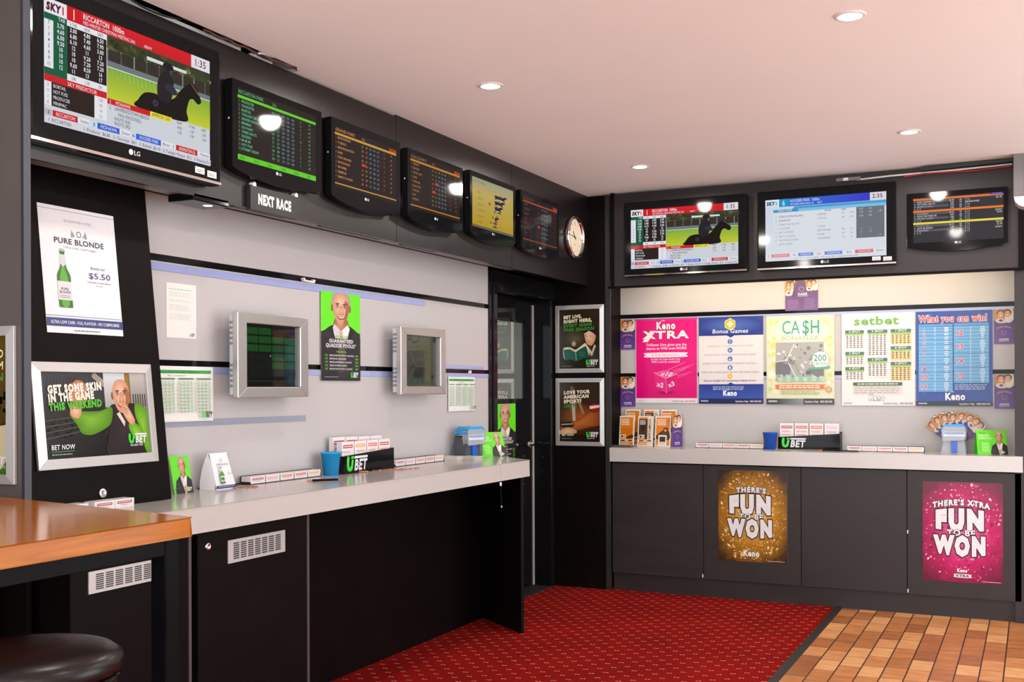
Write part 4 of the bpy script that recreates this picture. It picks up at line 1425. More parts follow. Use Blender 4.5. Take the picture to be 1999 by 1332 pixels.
def art_sport(A):
    A.grad(0, 0, 1, 1, c(52, 38, 26), c(58, 30, 16))
    A.ell(.5, .58, .50, .24, c(58, 34, 22), c(168, 84, 36))
    A.poly([(.27, .06), (.36, .08), (.44, .36), (.40, .62), (.30, .66), (.25, .40)], c(104, 84, 62))
    A.poly([(.30, .34), (.38, .34), (.40, .64), (.33, .66)], c(196, 178, 150))
    A.poly([(.44, .30), (.50, .30), (.62, .52), (.56, .54)], c(150, 120, 90))
    A.blob([(.02, .74), (.20, .68), (.40, .64), (.62, .56), (.80, .48), (.96, .46), (1.0, .70), (.70, .76), (.40, .82), (.10, .84)], c(136, 66, 30), c(196, 110, 54))
    A.ell(.86, .43, .13, .08, c(120, 24, 18), c(186, 44, 30))
    A.poly([(.74, .40), (.98, .38), (.98, .42), (.75, .45)], c(236, 224, 206))
    A.blob([(.02, .70), (.24, .66), (.36, .70), (.30, .76), (.06, .76)], c(36, 26, 22))
    A.line(.04, .715, .34, .70, .018, c(210, 200, 186))
    A.blob([(.0, .82), (.20, .76), (.40, .80), (.40, .86), (.10, .88), (.0, .88)], c(190, 150, 106), c(230, 200, 150))
    A.rect(0, .88, 1, 1, c(34, 22, 16))
    for i, (s_, w_, k) in enumerate((('LOVE YOUR', .64, 1), ('AMERICAN', .62, 1), ('SPORT?', .44, 1), ('UBET!', .32, 0))):
        A.T(s_, .11, .20 + i * .075, w_, .052, c(244, 234, 214) if k else c(58, 128, 52), bold=.11, shear=.08, rot=.045)
    A.T('BET NOW', .06, .905, .29, .032, OFF, bold=.04, shear=.1)
    A.greek(.06, .945, .25, .008, c(160, 150, 130), 1)
    logo_bet(A, .66, .92, .28, OFF)
    A.T('THE NEW TOTE', .67, .95, .19, .016, OFF, bold=.02)


def art_pillar(A):
    A.grad(0, 0, 1, 1, c(92, 70, 26), c(70, 50, 18))
    for i in range(90):
        A.ell(random.random(), .38 + random.random() * .30, .02, .016, random.choice((c(160, 118, 50), c(120, 84, 36), c(196, 150, 74), c(70, 46, 22))), n=8, up=False)
    A.blob([(.55, 1.0), (.58, .70), (.72, .60), (.86, .66), (.94, 1.0)], c(54, 110, 34), c(94, 160, 50))
    A.poly([(.80, .66), (.97, .64), (.97, .90), (.86, .98)], c(206, 196, 160))
    for i, (s_, k) in enumerate((('GET SOME FRIEND', 1), ('IN THE ROOM', 1), ('THIS SEASON', 0))):
        A.T(s_, .93, .155 + i * .085, (.84, .70, .78)[i], .056, c(246, 226, 160) if k else c(92, 150, 52), al='r', bold=.05, shear=.08, rot=.03)
    A.T('BET', .95, .925, .28, .05, OFF, al='r', bold=.07, shear=.15)
    A.T('THE NEW TOTE', .95, .955, .24, .018, OFF, al='r')


def art_xtra(A):
    A.rect(0, 0, 1, 1, c(236, 232, 236))
    A.rect(.006, 0, .994, .943, c(232, 22, 128))
    A.grad(.006, .45, .994, .943, c(232, 22, 128), c(222, 0, 118))
    A.rect(.0, .0, 1, .022, c(200, 60, 130))
    logo_keno(A, .50, .125, .32, c(252, 246, 250), c(150, 10, 90))
    A.T('XTRA', .13, .235, .74, .085, c(252, 246, 250), bold=.07, ol=c(170, 10, 96), olw=.025)
    A.poly([(.11, .275), (.20, .275), (.33, .145), (.24, .145)], c(252, 246, 250))
    A.T('TASkeno Xtra gives you the', .5, .325, .66, .030, c(252, 226, 240), al='c', bold=.03)
    A.T('chance to WIN even MORE!', .5, .368, .66, .030, c(252, 226, 240), al='c', bold=.03)
    A.poly(smooth_loop([(.18, .405), (.80, .405), (.815, .43), (.80, .458), (.18, .458), (.165, .43)], 5), c(250, 236, 244))
    A.T('WATCH THE DICE ROLL', .49, .444, .46, .022, c(206, 90, 150), al='c', bold=.01)
    A.T('to find out how much your', .49, .492, .48, .024, c(252, 214, 234), al='c', bold=.03)
    A.T('WIN could be multiplied!', .49, .524, .46, .024, c(252, 214, 234), al='c', bold=.03)
    for k in range(7):
        A.line(.50 + k * .035, .62 + (k % 3) * .04, .80 + (k % 4) * .05, .52 + (k % 3) * .05 + k * .008, .010 - k * .0008, c(244, 120, 182))
    A.ell(.5, .875, .17, .03, c(214, 8, 116), c(130, 4, 70))
    A.poly([(.30, .64), (.48, .61), (.68, .655), (.49, .71)], c(244, 90, 160))
    A.poly([(.30, .64), (.49, .71), (.505, .885), (.33, .82)], c(232, 40, 130))
    A.poly([(.49, .71), (.68, .655), (.68, .80), (.505, .885)], c(222, 30, 122))
    A.line(.30, .64, .49, .71, .008, c(252, 180, 214)); A.line(.68, .655, .49, .71, .008, c(252, 180, 214)); A.line(.49, .71, .505, .885, .006, c(250, 160, 204))
    A.T('x10', .40, .675, .18, .05, OFF, bold=.05, shear=.5, rot=-.1)
    A.T('x2', .345, .80, .11, .052, OFF, bold=.06, rot=-.22)
    A.T('x3', .545, .815, .11, .050, OFF, bold=.06, rot=.35)
    A.T('Gamblers Help  1800 858 858', .97, .985, .38, .018, c(190, 90, 140), al='r', bold=.02)
    A.greek(.03, .968, .10, .012, c(210, 200, 206), 1)


def art_bonus(A):
    A.rect(0, 0, 1, 1, c(228, 224, 226))
    A.grad(0, 0, 1, .215, c(52, 70, 150), c(44, 58, 140))
    A.ell(.5, .1, .5, .1, c(48, 64, 146), c(84, 116, 196))
    A.poly([(.44, .215), (.56, .215), (.5, .24)], c(44, 58, 140))
    for rr, k in ((.095, c(250, 222, 130)), (.083, c(244, 184, 46))):
        A.poly([(.49 + rr * math.cos(R(30 + 60 * i)), .085 - rr * math.sin(R(30 + 60 * i)) * A.w / A.h) for i in range(6)], k)
    A.rect(.472, .052, .508, .118, c(252, 246, 226)); A.rect(.445, .072, .535, .098, c(252, 246, 226))
    A.T('Bonus Games', .49, .187, .56, .045, OFF, al='c', bold=.03, shear=.12)
    lines = ('WEDNESDAY TO SATURDAY FROM 4.00PM', 'PLAY A 2 SPOT TICKET DURING BONUS GAMES', 'IF BOTH YOUR NUMBERS ARE DRAWN YOU WILL...', 'WIN THE BONUS AND SHARE THE PRIZE TABLE', 'PLUS A SHARE OF THE BONUS PRIZE POOL*')
    for i, s_ in enumerate(lines):
        y = .285 + i * .1
        A.circ(.49, y, .042, c(150, 170, 210) if i < 4 else c(250, 210, 110))
        A.circ(.49, y, .032, c(70, 108, 176) if i < 4 else c(240, 170, 40))
        A.T(('?', '>', 'o', '8', '+')[i], .49, y + .018, None, .035, OFF, al='c', bold=.04)
        A.T(s_, .49, y + .060, (.72, .80, .86, .90, .82)[i], .018, c(160, 156, 166) if i < 4 else c(60, 56, 90), al='c', bold=.0 if i < 4 else .02)
    A.grad(0, .775, 1, .94, c(40, 58, 140), c(52, 84, 176), False)
    A.poly([(.45, .776), (.55, .776), (.5, .755)], c(40, 58, 140))
    A.greek(.22, .80, .55, .008, c(170, 180, 220), 3, .016)
    logo_keno(A, .49, .905, .22)
    A.rect(0, .94, 1, 1, c(34, 36, 80))
    A.T('Gamblers Help  1800 858 858', .97, .982, .40, .020, OFF, al='r', bold=.03)
    A.greek(.03, .958, .13, .02, c(170, 174, 200), 1)


def art_cash(A):
    A.rect(0, 0, 1, 1, c(226, 230, 196))
    for i in range(46):
        x = random.choice((random.uniform(0, .16), random.uniform(.84, 1), random.random()))
        y = random.random() * .9
        k = c(*random.choice(((176, 204, 92), (216, 214, 96), (232, 236, 214), (240, 242, 230), (204, 216, 120), (232, 210, 90))))
        r = random.uniform(.03, .09)
        x, y = min(max(x, r), 1 - r), min(max(y, r), .93 - r)
        A.circ(x, y, r, c(226, 230, 196), k, n=14)
    A.ell(.5, .17, .42, .16, c(230, 236, 214), c(244, 248, 244))
    A.T('CA', .23, .205, .27, .150, c(84, 172, 142), bold=.01)
    A.T('$H', .53, .205, .27, .150, c(70, 164, 130), bold=.02)
    A.T('BONANZA', .5, .275, .56, .045, c(176, 196, 130), al='c', bold=.015)
    A.rect(.14, .30, .85, .74, c(176, 176, 172))
    for i in range(60):
        A.ell(random.uniform(.17, .82), random.uniform(.33, .71), random.uniform(.01, .035), random.uniform(.01, .03), c(*random.choice(((128, 130, 128), (204, 204, 200), (150, 150, 150), (108, 108, 112), (226, 226, 222)))), n=8)
    A.rect(.14, .52, .36, .66, c(118, 118, 126)); A.rect(.66, .60, .85, .72, c(126, 124, 128))
    A.circ(.30, .50, .06, c(150, 150, 150)); A.circ(.30, .50, .02, c(220, 220, 220))
    A.line(.30, .50, .42, .32, .016, c(232, 232, 228)); A.line(.14, .52, .30, .50, .014, c(220, 220, 216)); A.line(.33, .53, .43, .68, .016, c(236, 236, 232)); A.line(.40, .50, .50, .66, .012, c(160, 160, 160))
    for i in range(11):
        x = .17 + i * .062
        A.poly([(x, .70 - (i % 3) * .02), (x + .08, .69), (x + .09, .735), (x + .01, .745)], c(150, 196, 172) if i % 2 else c(186, 214, 190))
    A.circ(.80, .505, .135, c(236, 240, 236), c(250, 250, 250), 36)
    A.ring(.80, .505, .128, .135, c(150, 156, 160))
    A.T('$', .66, .495, .035, .045, c(70, 146, 110))
    A.T('200', .70, .515, .19, .070, c(58, 140, 106), bold=.01)
    A.T('TO BE WON', .67, .560, .22, .034, c(70, 130, 110))
    A.poly([(.62, .59), (.95, .575), (.93, .60), (.64, .615)], c(92, 180, 132))
    A.poly(smooth_loop([(.18, .775), (.82, .775), (.845, .80), (.82, .828), (.18, .828), (.155, .80)], 4), c(240, 116, 52))
    A.greek(.19, .783, .62, .014, c(255, 226, 196), 2, .022, .05)
    A.greek(.22, .85, .58, .006, c(150, 160, 80), 3, .016, .2)
    A.ring(.92, .835, .038, .048, c(216, 120, 96)); A.ring(.92, .835, .022, .03, c(220, 160, 90))
    A.rect(0, .935, 1, 1, c(58, 60, 66))
    A.grad(.15, .935, .55, 1, c(58, 60, 66), c(140, 146, 150), True)
    A.T('Gamblers Help  1800 858 858', .97, .98, .40, .022, OFF, al='r', bold=.03)
    A.greek(.03, .955, .13, .02, c(200, 204, 206), 1)


def art_setbet(A):
    A.rect(0, 0, 1, 1, c(238, 234, 232))
    A.T('setbet', .48, .125, .62, .088, c(116, 176, 84), al='c', bold=.06, sx=1)
    A.ring(.50, .02, .26, .275, c(150, 196, 96), 24, 236, 304)
    def tab(x0, y0, x1, y1, t, tan=False):
        A.rect(x0, y0, x1, y0 + .035, c(72, 116, 104))
        A.T(t, (x0 + x1) / 2, y0 + .028, .16, .022, c(226, 236, 230), al='c', bold=.03)
        A.rect(x0, y0 + .035, x1, y0 + .055, c(156, 190, 90))
        A.rect(x0, y0 + .055, x1, y1, c(236, 206, 150) if tan else c(228, 222, 220))
        n = int((y1 - y0 - .055) / .02)
        for i in range(n):
            y = y0 + .062 + i * .02
            for k in range(5):
                A.rect(x0 + (x1 - x0) * (.06 + k * .19), y, x0 + (x1 - x0) * (.06 + k * .19 + .10), y + .008, c(206, 160, 90) if tan else c(176, 166, 166), up=False)
    tab(.05, .18, .31, .39, '2 SPOT'); tab(.05, .415, .31, .565, '3 SPOT'); tab(.05, .58, .31, .725, '4 SPOT')
    tab(.36, .18, .63, .47, '5 SPOT'); tab(.36, .485, .63, .70, '6 SPOT')
    tab(.675, .178, .95, .345, '7 SPOT', True); tab(.675, .362, .95, .515, '8 SPOT', True); tab(.675, .53, .95, .73, '9 SPOT', True)
    A.rect(.16, .748, .83, .785, c(62, 96, 70))
    A.greek(.22, .76, .55, .012, c(210, 226, 200), 1, 0, .02)
    A.rect(.16, .785, .83, .875, c(222, 216, 210))
    A.greek(.18, .795, .62, .008, c(170, 160, 160), 4, .02, .05)
    logo_keno(A, .49, .94, .22, c(244, 242, 240), c(60, 56, 56))
    A.T('Gamblers Help  1800 858 858', .97, .985, .40, .020, c(110, 106, 106), al='r', bold=.02)
    A.greek(.03, .965, .12, .018, c(190, 186, 184), 1)


def art_win(A):
    A.rect(0, 0, 1, 1, c(40, 74, 160))
    for i in range(16):
        A.ell(random.uniform(.05, .95), random.uniform(.05, .9), .05, .05, c(40, 74, 160), c(86, 120, 206), n=12)
    A.T('What you can win!', .49, .112, .90, .068, c(226, 60, 62), al='c', bold=.05, ol=c(246, 240, 244), olw=.06)
    A.rect(.035, .135, .485, .16, c(96, 156, 216)); A.rect(.50, .13, .955, .16, c(96, 156, 216))
    def cell(x0, y0, x1, y1, num, big):
        A.rect(x0, y0, x1, y1 - .004, c(116, 180, 228))
        n = max(2, int((y1 - y0) / .018))
        for i in range(n):
            y = y0 + .004 + i * (y1 - y0 - .008) / n
            if i % 2:
                A.rect(x0, y, x1, y + (y1 - y0) / n * .6, c(92, 158, 212), up=True)
            w_ = .5 - abs(i - n * .25) / n * .5
            A.rect(x0 + (x1 - x0) * .47, y + .002, x0 + (x1 - x0) * .50, y + .010, c(210, 234, 248), up=True)
            A.rect(x0 + (x1 - x0) * (.82 - w_ * .16), y + .002, x0 + (x1 - x0) * (.82 + w_ * .16), y + .010, c(224, 240, 250), up=True)
        A.T(num, x0 + (x1 - x0) * .17, (y0 + y1) / 2 + (.022 if big else .014), None, .048 if big else min(.03, (y1 - y0) * .62), c(222, 60, 76), al='c', bold=.06, ol=c(240, 226, 240), olw=.06)
    ys = (.165, .19, .215, .245, .285, .325, .37, .425, .48, .545, .615, .715, .845)
    nm = ('1', '2', '3', '4', '5', '6', '7', '8', '9', '10', '11')
    ys2 = (.165, .19, .225, .265, .31, .36, .42, .49, .57, .65, .745, .855)
    for i in range(11):
        cell(.035, ys2[i], .485, ys2[i + 1], nm[i], i > 7)
    ys3 = (.165, .305, .455, .605, .765)
    for i in range(4):
        cell(.50, ys3[i], .955, ys3[i + 1], str(12 + i), True)
    A.greek(.51, .775, .42, .008, c(170, 196, 236), 4, .016, .1)
    logo_keno(A, .52, .935, .27)
    A.rect(0, .955, 1, 1, c(30, 34, 52))
    A.T('Gamblers Help  1800 858 858', .97, .988, .40, .018, OFF, al='r', bold=.03)
    A.greek(.03, .967, .13, .016, c(180, 184, 200), 1)


def faces_photo(A, x0, y0, x1, y1):
    def q(u, v): return (x0 + u * (x1 - x0), y0 + v * (y1 - y0))
    A.rect(x0, y0, x1, y1, c(200, 140, 50))
    A.blob([q(.55, .1), q(.75, -.0), q(.95, .1), q(1.0, .5), q(.95, .95), q(.6, .9)], c(236, 226, 214))
    for cx, cy, hair in ((.33, .38, c(96, 56, 30)), (.68, .34, c(46, 32, 26))):
        A.ell(*q(cx, cy - .08), .22 * (x1 - x0), .26 * (y1 - y0), hair)
        A.ell(*q(cx, cy), .17 * (x1 - x0), .24 * (y1 - y0), c(206, 142, 108), c(240, 190, 158))
        for e in (-.06, .06):
            A.ell(*q(cx + e, cy - .04), .022 * (x1 - x0), .02 * (y1 - y0), c(60, 36, 28))
        A.blob([q(cx - .08, cy + .07), q(cx, cy + .09), q(cx + .08, cy + .07), q(cx, cy + .15)], c(246, 236, 230))
        A.line(*q(cx, cy - .02), *q(cx + .02, cy + .05), .02 * (x1 - x0), c(180, 116, 86))
    A.blob([q(.05, .98), q(.12, .72), q(.32, .64), q(.52, .74), q(.60, 1.0)], c(220, 206, 196))
    A.ell(*q(.34, .82), .10 * (x1 - x0), .08 * (y1 - y0), c(70, 50, 90))


def art_join(A):
    A.rect(0, 0, 1, 1, c(78, 44, 124))
    faces_photo(A, .02, .0, .98, .40)
    A.rect(0, 0, .02, .42, c(78, 44, 124)); A.rect(.98, 0, 1, .42, c(78, 44, 124))
    A.poly([(0, .26)] + [(.5 - .5 * math.cos(R(k * 12)), .26 + .17 * math.sin(R(k * 12))) for k in range(16)] + [(1, .26), (1, 1), (0, 1)], c(84, 48, 130))
    A.grad(0, .44, 1, 1, c(84, 48, 130), c(104, 62, 150))
    A.T('JOIN NOW', .5, .585, .72, .055, c(206, 170, 110), al='c', bold=.03, arch=lambda u, v: .05 * (1 - u * u))
    for k in range(3):
        A.ring(.5, .68, .08 + k * .035, .10 + k * .035, (c(120, 90, 180), c(170, 140, 120), c(96, 70, 160))[k], 20, 20 + k * 90, 300 + k * 90)
    A.T('OASIS', .5, .90, .50, .05, OFF, al='c', bold=.06)
    A.T('GAMING BAR', .5, .94, .54, .022, OFF, al='c', bold=.03)


def art_pair(A):
    A.rect(0, 0, 1, 1, c(96, 56, 118))
    A.grad(0, .3, 1, 1, c(86, 44, 110), c(122, 84, 144))
    faces_photo(A, .0, .0, .32, .50)
    faces_photo(A, .60, .0, 1, .36)
    A.poly([(.32, 0), (.60, 0), (.66, .36), (.4, .55), (.20, .55)], c(84, 44, 110))
    A.rect(.495, 0, .505, 1, c(70, 36, 92))
    A.ring(.5, .30, .06, .085, c(150, 110, 170), 20)
    A.T('OASIS', .53, .50, .30, .075, OFF, al='c', bold=.06)
    A.T('GAMING BAR', .53, .545, .32, .03, OFF, al='c')
    A.greek(.08, .66, .34, .018, c(160, 126, 180), 6, .05)
    A.greek(.60, .62, .32, .018, c(160, 126, 180), 7, .05)


def mixc(a, b, t):
    t = min(max(t, 0), 1)
    return tuple(p + (q - p) * t for p, q in zip(a, b))


def burst(A, dark, mid, hot, conf, x=.5, y=.5):
    def fn(u, w_):
        d = math.hypot((u - x) / .62, (w_ - y) / .56) + random.uniform(-.07, .07)
        return mixc(hot, mid, d / .55) if d < .55 else mixc(mid, dark, (d - .55) / .5)
    A.field(0, 0, 1, 1, fn, 22, 28)
    k = A.w / A.h
    for i in range(620):
        r = random.random() ** .6
        a = random.random() * 6.283
        px, py = x + .54 * r * math.cos(a), y + .52 * r * math.sin(a)
        if not (.03 < px < .97 and .02 < py < .97):
            continue
        s_ = random.uniform(.007, .016) * (2.2 if random.random() < .14 else 1)
        t = random.random() * 3.14
        ca, sa = math.cos(t) * s_, math.sin(t) * s_
        A.poly([(px + ca, py + sa * k), (px - sa * .6, py + ca * .6 * k), (px - ca, py - sa * k), (px + sa * .6, py - ca * .6 * k)], random.choice(conf), up=(i % 6 == 0))


def fun_text(A, top, ink):
    W_ = c(238, 234, 238)
    k = len(top) < 9
    A.T(top, .49, .248 if k else .262, .44 if k else .72, .052, W_, al='c', bold=.11, ol=ink, olw=.075, arch=lambda u, v: .012 * (1 - u * u) * (1 if k else 3.0))
    A.T('FUN', .49, .455, .64, .155, W_, al='c', bold=.16, ol=ink, olw=.065, arch=lambda u, v: (.020 * (1 - u * u) * v - .012 * (1 - u * u) * (1 - v)))
    A.T('TO BE', .49, .533, .36, .056, W_, al='c', bold=.07, ol=ink, olw=.06)
    A.T('WON', .49, .695, .66, .140, W_, al='c', bold=.16, ol=ink, olw=.065, arch=lambda u, v: -.026 * (1 - u * u) * (1 - v) + .006 * v)


def art_gold(A):
    burst(A, c(60, 40, 24), c(190, 130, 34), c(255, 222, 116), (c(252, 226, 150), c(246, 196, 84), c(255, 240, 200), c(206, 150, 50), c(230, 140, 40), c(240, 190, 110)))
    fun_text(A, "THERE'S", c(52, 40, 24))
    logo_keno(A, .49, .935, .24)
    A.greek(.73, .975, .24, .006, c(220, 206, 180), 1, 0, .05)


def art_magenta(A):
    burst(A, c(104, 6, 44), c(206, 8, 104), c(246, 120, 190), (c(250, 140, 196), c(236, 40, 130), c(120, 6, 60), c(150, 10, 80), c(255, 200, 226), c(214, 20, 110)))
    fun_text(A, "THERE'S XTRA", c(58, 8, 34))
    logo_keno(A, .50, .895, .13)
    A.poly(smooth_loop([(.41, .915), (.60, .915), (.605, .93), (.60, .95), (.41, .95), (.40, .93)], 3), OFF)
    A.T('XTRA', .50, .945, .17, .024, c(90, 10, 50), al='c', bold=.06)
    A.greek(.74, .975, .24, .006, c(230, 190, 210), 1, 0, .05)


def art_greencard(A):
    A.rect(0, 0, 1, 1, c(104, 232, 30))
    man_suit(A, .18, .03, 1.0, 1.05, tie=False, hands=True)
    A.line(.0, .88, .28, .84, .02, c(40, 120, 20))
    logo_bet(A, .58, .95, .34, OFF)


def art_greentent(A):
    A.rect(0, 0, 1, 1, c(104, 228, 24))
    A.T('WINTER LONG', .07, .14, .24, .05, c(60, 130, 20), bold=.02)
    A.T('GUARANTEED', .07, .27, .38, .085, c(220, 250, 200), bold=.04)
    A.T('QUADDIE POOLS!', .07, .37, .46, .07, c(220, 250, 200), bold=.04)
    A.T('AVAILABLE ON', .07, .46, .2, .035, c(60, 130, 20))
    for i in range(5):
        A.greek(.16, .54 + i * .075, .26, .025, c(214, 248, 190), 1, 0, .2)
        A.rect(.07, .54 + i * .075, .12, .565 + i * .075, c(70, 140, 20)); A.rect(.46, .54 + i * .075, .51, .565 + i * .075, c(70, 140, 20))
    man_suit(A, .50, .02, 1.0, 1.04, tie=False, hands=True)
    logo_bet(A, .70, .97, .20, OFF)


def art_beertent(A):
    A.rect(0, 0, 1, 1, c(244, 245, 248))
    A.ring(.5, .20, .03, .05, c(170, 170, 180))
    A.T('PURE BLONDE', .5, .34, .62, .05, c(120, 122, 150), al='c', bold=.03)
    bottle(A, .36, .37, .84, .10)
    A.T('$5.50', .76, .60, .24, .06, c(130, 134, 170), al='c')
    A.rect(0, .89, 1, .97, c(48, 56, 110))
    A.greek(.1, .915, .8, .02, c(190, 194, 220), 1, 0, .05)


def poster(label, W, H, loc, basis, art, mt=None, rot=None, group=None, name='poster', cat='poster', th=0.0012):
    A = Art(W, H, c(236, 236, 236), th)
    art(A)
    return solo(name, A, mt or GLOSSP, label, cat, loc, basis, rot, group)


# left wall prints
poster('white printed notice of small grey lines on the left wall, under the black square light', .170, .218, (-3.0945, 3.298, 1.612), BL, art_notice, PAPER, name='notice', cat='notice')
poster('green and black poster of a grey-haired man in a suit between the two wall kiosks', .336, .433, (-3.0885, 4.325, 1.447), BL, art_quaddie, PAPER)
poster('white and green bet table sheet on the wall right of the right kiosk', .332, .203, (-3.0885, 5.584, 1.274), BL, lambda A: art_chart(A, 4, True), PAPER, name='chart_sheet', cat='chart')
poster('green and black poster of a man in a suit stuck on the door', .325, .433, (-3.2265, 6.462, .872), BL, art_quaddie, PAPER)
t = thing('chart_sheet', 'white and green bet table sheet in a clear holder beside the sloping cupboard', 'chart', (-3.0885, 3.130, 1.276), BL)
A = Art(.425, .216, c(244, 244, 242), .002, .003, .004, .0018); art_chart(A, 4); A.build('sheet', PAPER, t)
m = M(); m.box(0, .431, 0, .222, 0, .0018); m.build('holder', WHITEP, t)
poster('white beer poster with a green bottle and $5.50 on the sloping cupboard', .336, .439, lean(2.607, 1.597, .0008), BL, art_beer, PAPER, LEANROT)


def snap_frame(label, W, H, bar, loc, basis, art, rot=None, group=None):
    t = thing('framed_poster', label, 'framed poster', loc, basis, rot, group)
    m = M()
    o = [(0, 0), (W, 0), (W, H), (0, H)]
    i_ = [(bar, bar), (W - bar, bar), (W - bar, H - bar), (bar, H - bar)]
    for k in range(4):
        a, b, cc, d = o[k], o[(k + 1) % 4], i_[(k + 1) % 4], i_[k]
        v = [(*a, 0.0), (*b, 0.0), (*cc, 0.0), (*d, 0.0), (*a, .010), (*b, .010), (*cc, .016), (*d, .016)]
        m.add(v, [(0, 3, 2, 1), (4, 5, 6, 7), (0, 1, 5, 4), (1, 2, 6, 5), (2, 3, 7, 6), (3, 0, 4, 7)])
    m.build('frame', ALU, t, .0012)
    A = Art(W - 2 * bar, H - 2 * bar, c(30, 28, 28), .004, bar, bar, .001)
    art(A)
    A.build('poster', GLOSSP, t)
    m = M(); m.box(.002, W - .002, .002, H - .002, -.001, .001); m.build('backing', BLACKM, t)
    return t


snap_frame('silver framed poster of a bald man in a green jacket on the sloping cupboard', .536, .358, .034, lean(2.520, 1.141, .002), BL, art_skin, LEANROT)
snap_frame('silver framed golden poster cut off by the left edge of the picture', .362, .484, .030, (-3.155, 2.3425, 1.116), BB, art_pillar)
snap_frame('silver framed poster of a man reading a green book on the dark column', .369, .477, .030, (-3.078, 7.148, 1.5175), BB, art_reader)
snap_frame('silver framed orange sports poster, lower of two on the dark column', .369, .478, .030, (-3.078, 7.148, 1.0015), BB, art_sport)

# back wall prints
YP = 7.5445
for lab, x0, x1, z0, z1, art in (
        ('bright pink poster with a white dice, left of the five big posters', -2.615, -2.156, 1.300, 1.908, art_xtra),
        ('white and dark blue poster with a yellow hexagon on the back wall', -2.145, -1.689, 1.296, 1.905, art_bonus),
        ('pale green and yellow cash poster in the middle of the back wall', -1.667, -1.213, 1.293, 1.898, art_cash),
        ('white poster of green-headed number tables on the back wall', -1.165, -.703, 1.286, 1.898, art_setbet),
        ('blue poster of red numbers in a table, right of the five big posters', -.696, -.240, 1.286, 1.897, art_win)):
    poster(lab, x1 - x0, z1 - z0, (x0, YP, z0), BB, art)
for lab, x, z in (('purple flyer with smiling faces left of the pink poster, upper of two', -2.7345, 1.690), ('purple flyer with smiling faces left of the pink poster, lower of two', -2.7345, 1.274),
                  ('purple flyer with smiling faces right of the blue number poster, upper of two', -.2315, 1.680), ('purple flyer with smiling faces right of the blue number poster, lower of two', -.2305, 1.270)):
    poster(lab, .115, .217, (x, YP, z), BB, art_join, PAPER, group='purple flyers on the back wall', name='flyer', cat='flyer')
poster('open purple flyer above the posters under the middle back television', .219, .208, (-1.538, YP, 1.932), BB, art_pair, PAPER, name='flyer', cat='flyer')
poster('gold confetti poster on the second cabinet door of the back counter', .454, .602, (-1.904, 7.1492, .261), BB, art_gold)
poster('magenta confetti poster on the last cabinet door of the back counter', .451, .608, (-.625, 7.1492, .220), BB, art_magenta)

# ------------------------------------------------------------------ wall kiosks
def kiosk(label, y0, y1, z0, z1, lit):
    t = thing('betting_kiosk', label, 'kiosk', (-2.98, y0, z0), BL, group='steel betting kiosks on the left wall')
    W, H = y1 - y0, z1 - z0
    b, tb = .060, .045
    m = M()
    o = [(0, 0), (W, 0), (W, H), (0, H)]
    i_ = [(b, tb), (W - b, tb), (W - b, H - tb), (b, H - tb)]
    for k in range(4):
        p, q_, r, s_ = o[k], o[(k + 1) % 4], i_[(k + 1) % 4], i_[k]
        v = [(*p, -.028), (*q_, -.028), (*r, -.028), (*s_, -.028), (*p, 0), (*q_, 0), (*r, 0), (*s_, 0)]
        m.add(v, [(0, 3, 2, 1), (4, 5, 6, 7), (0, 1, 5, 4), (1, 2, 6, 5), (2, 3, 7, 6), (3, 0, 4, 7)])
    m.build('bezel', STEEL, t, .003)
    A = Art(W - 2 * b + .004, H - 2 * tb + .004, c(10, 14, 10), .004, b - .002, tb - .002, -.020)
    if lit:
        for r in range(6):
            for k in range(4):
                g = c(16, 66, 22) if (r in (0, 1, 2) or (k > 1 and r < 5)) else c(18, 16, 16)
                if k > 1 and r == 0:
                    g = c(40, 22, 16)
                A.rect(.03 + k * .235, .06 + r * .135, .25 + k * .235, .165 + r * .135, g)
        A.rect(.0, .90, 1, .905, c(60, 80, 50))
        A.ring(.47, .50, .006, .012, c(150, 160, 150), 10)
    A.build('screen', [attr_mat('kiosk_screen', .04, emission=.9, spec=.7)], t)
    m = M(); m.box(.030, W - .03, .012, H - .012, -.070, -.027); bd = m.build('body', GREYMETAL, t, .002)
    m = M()
    for k in range(2):
        for j in range(5):
            for g in range(3):
                z = H * (.12 + k * .5) + j * .022
                m.box(.0292, .0302, z, z + .012, -.066 + g * .012, -.058 + g * .012)
    m.build('side_vents', mat('vent_dark', (.15, .16, .18), rough=.5), bd)
    m = M(); m.box(.10, W - .10, .06, H - .06, -.108, -.069); m.build('wall_bracket', BLACKM, t)


kiosk('steel framed wall kiosk showing a dim green grid, left of the suited man poster', 3.590, 4.078, 1.3705, 1.729, True)
kiosk('steel framed wall kiosk with a blank reflecting screen, right of the suited man poster', 4.882, 5.364, 1.3755, 1.736, False)

# ------------------------------------------------------------------ bar table and stool
TZ = 1.08
t = thing('bar_table', 'high timber bar table with a black steel frame at the lower left', 'table', (-2.4, 1.9, 0))
def rel(pts): return [(x + 2.4, y - 1.9) for x, y in pts]
top = [(-2.90, 1.00), (-1.926, 0.80), (-1.930, 2.143), (-2.90, 2.325)]
m = M(); m.prism(rel(top), TZ - .046, TZ); m.build('tabletop', WOOD, t, .004)
def rail(p, q_, w_, z0, z1):
    a, b = Vector(p), Vector(q_)
    d = (b - a).normalized(); n = Vector((-d.y, d.x)) * w_ / 2
    mm = M(); mm.prism(rel([tuple(a - n), tuple(b - n), tuple(b + n), tuple(a + n)]), z0, z1)
    return mm
for p, q_ in (((-1.962, 0.88), (-1.962, 2.06)), ((-1.985, 2.112), (-2.83, 2.270)), ((-2.87, 1.10), (-2.87, 2.24)), ((-2.0, 0.85), (-2.85, 1.03))):
    rail(p, q_, .045, TZ - .087, TZ - .047).build('apron_rail', STEEL_BLACK, t, .002)
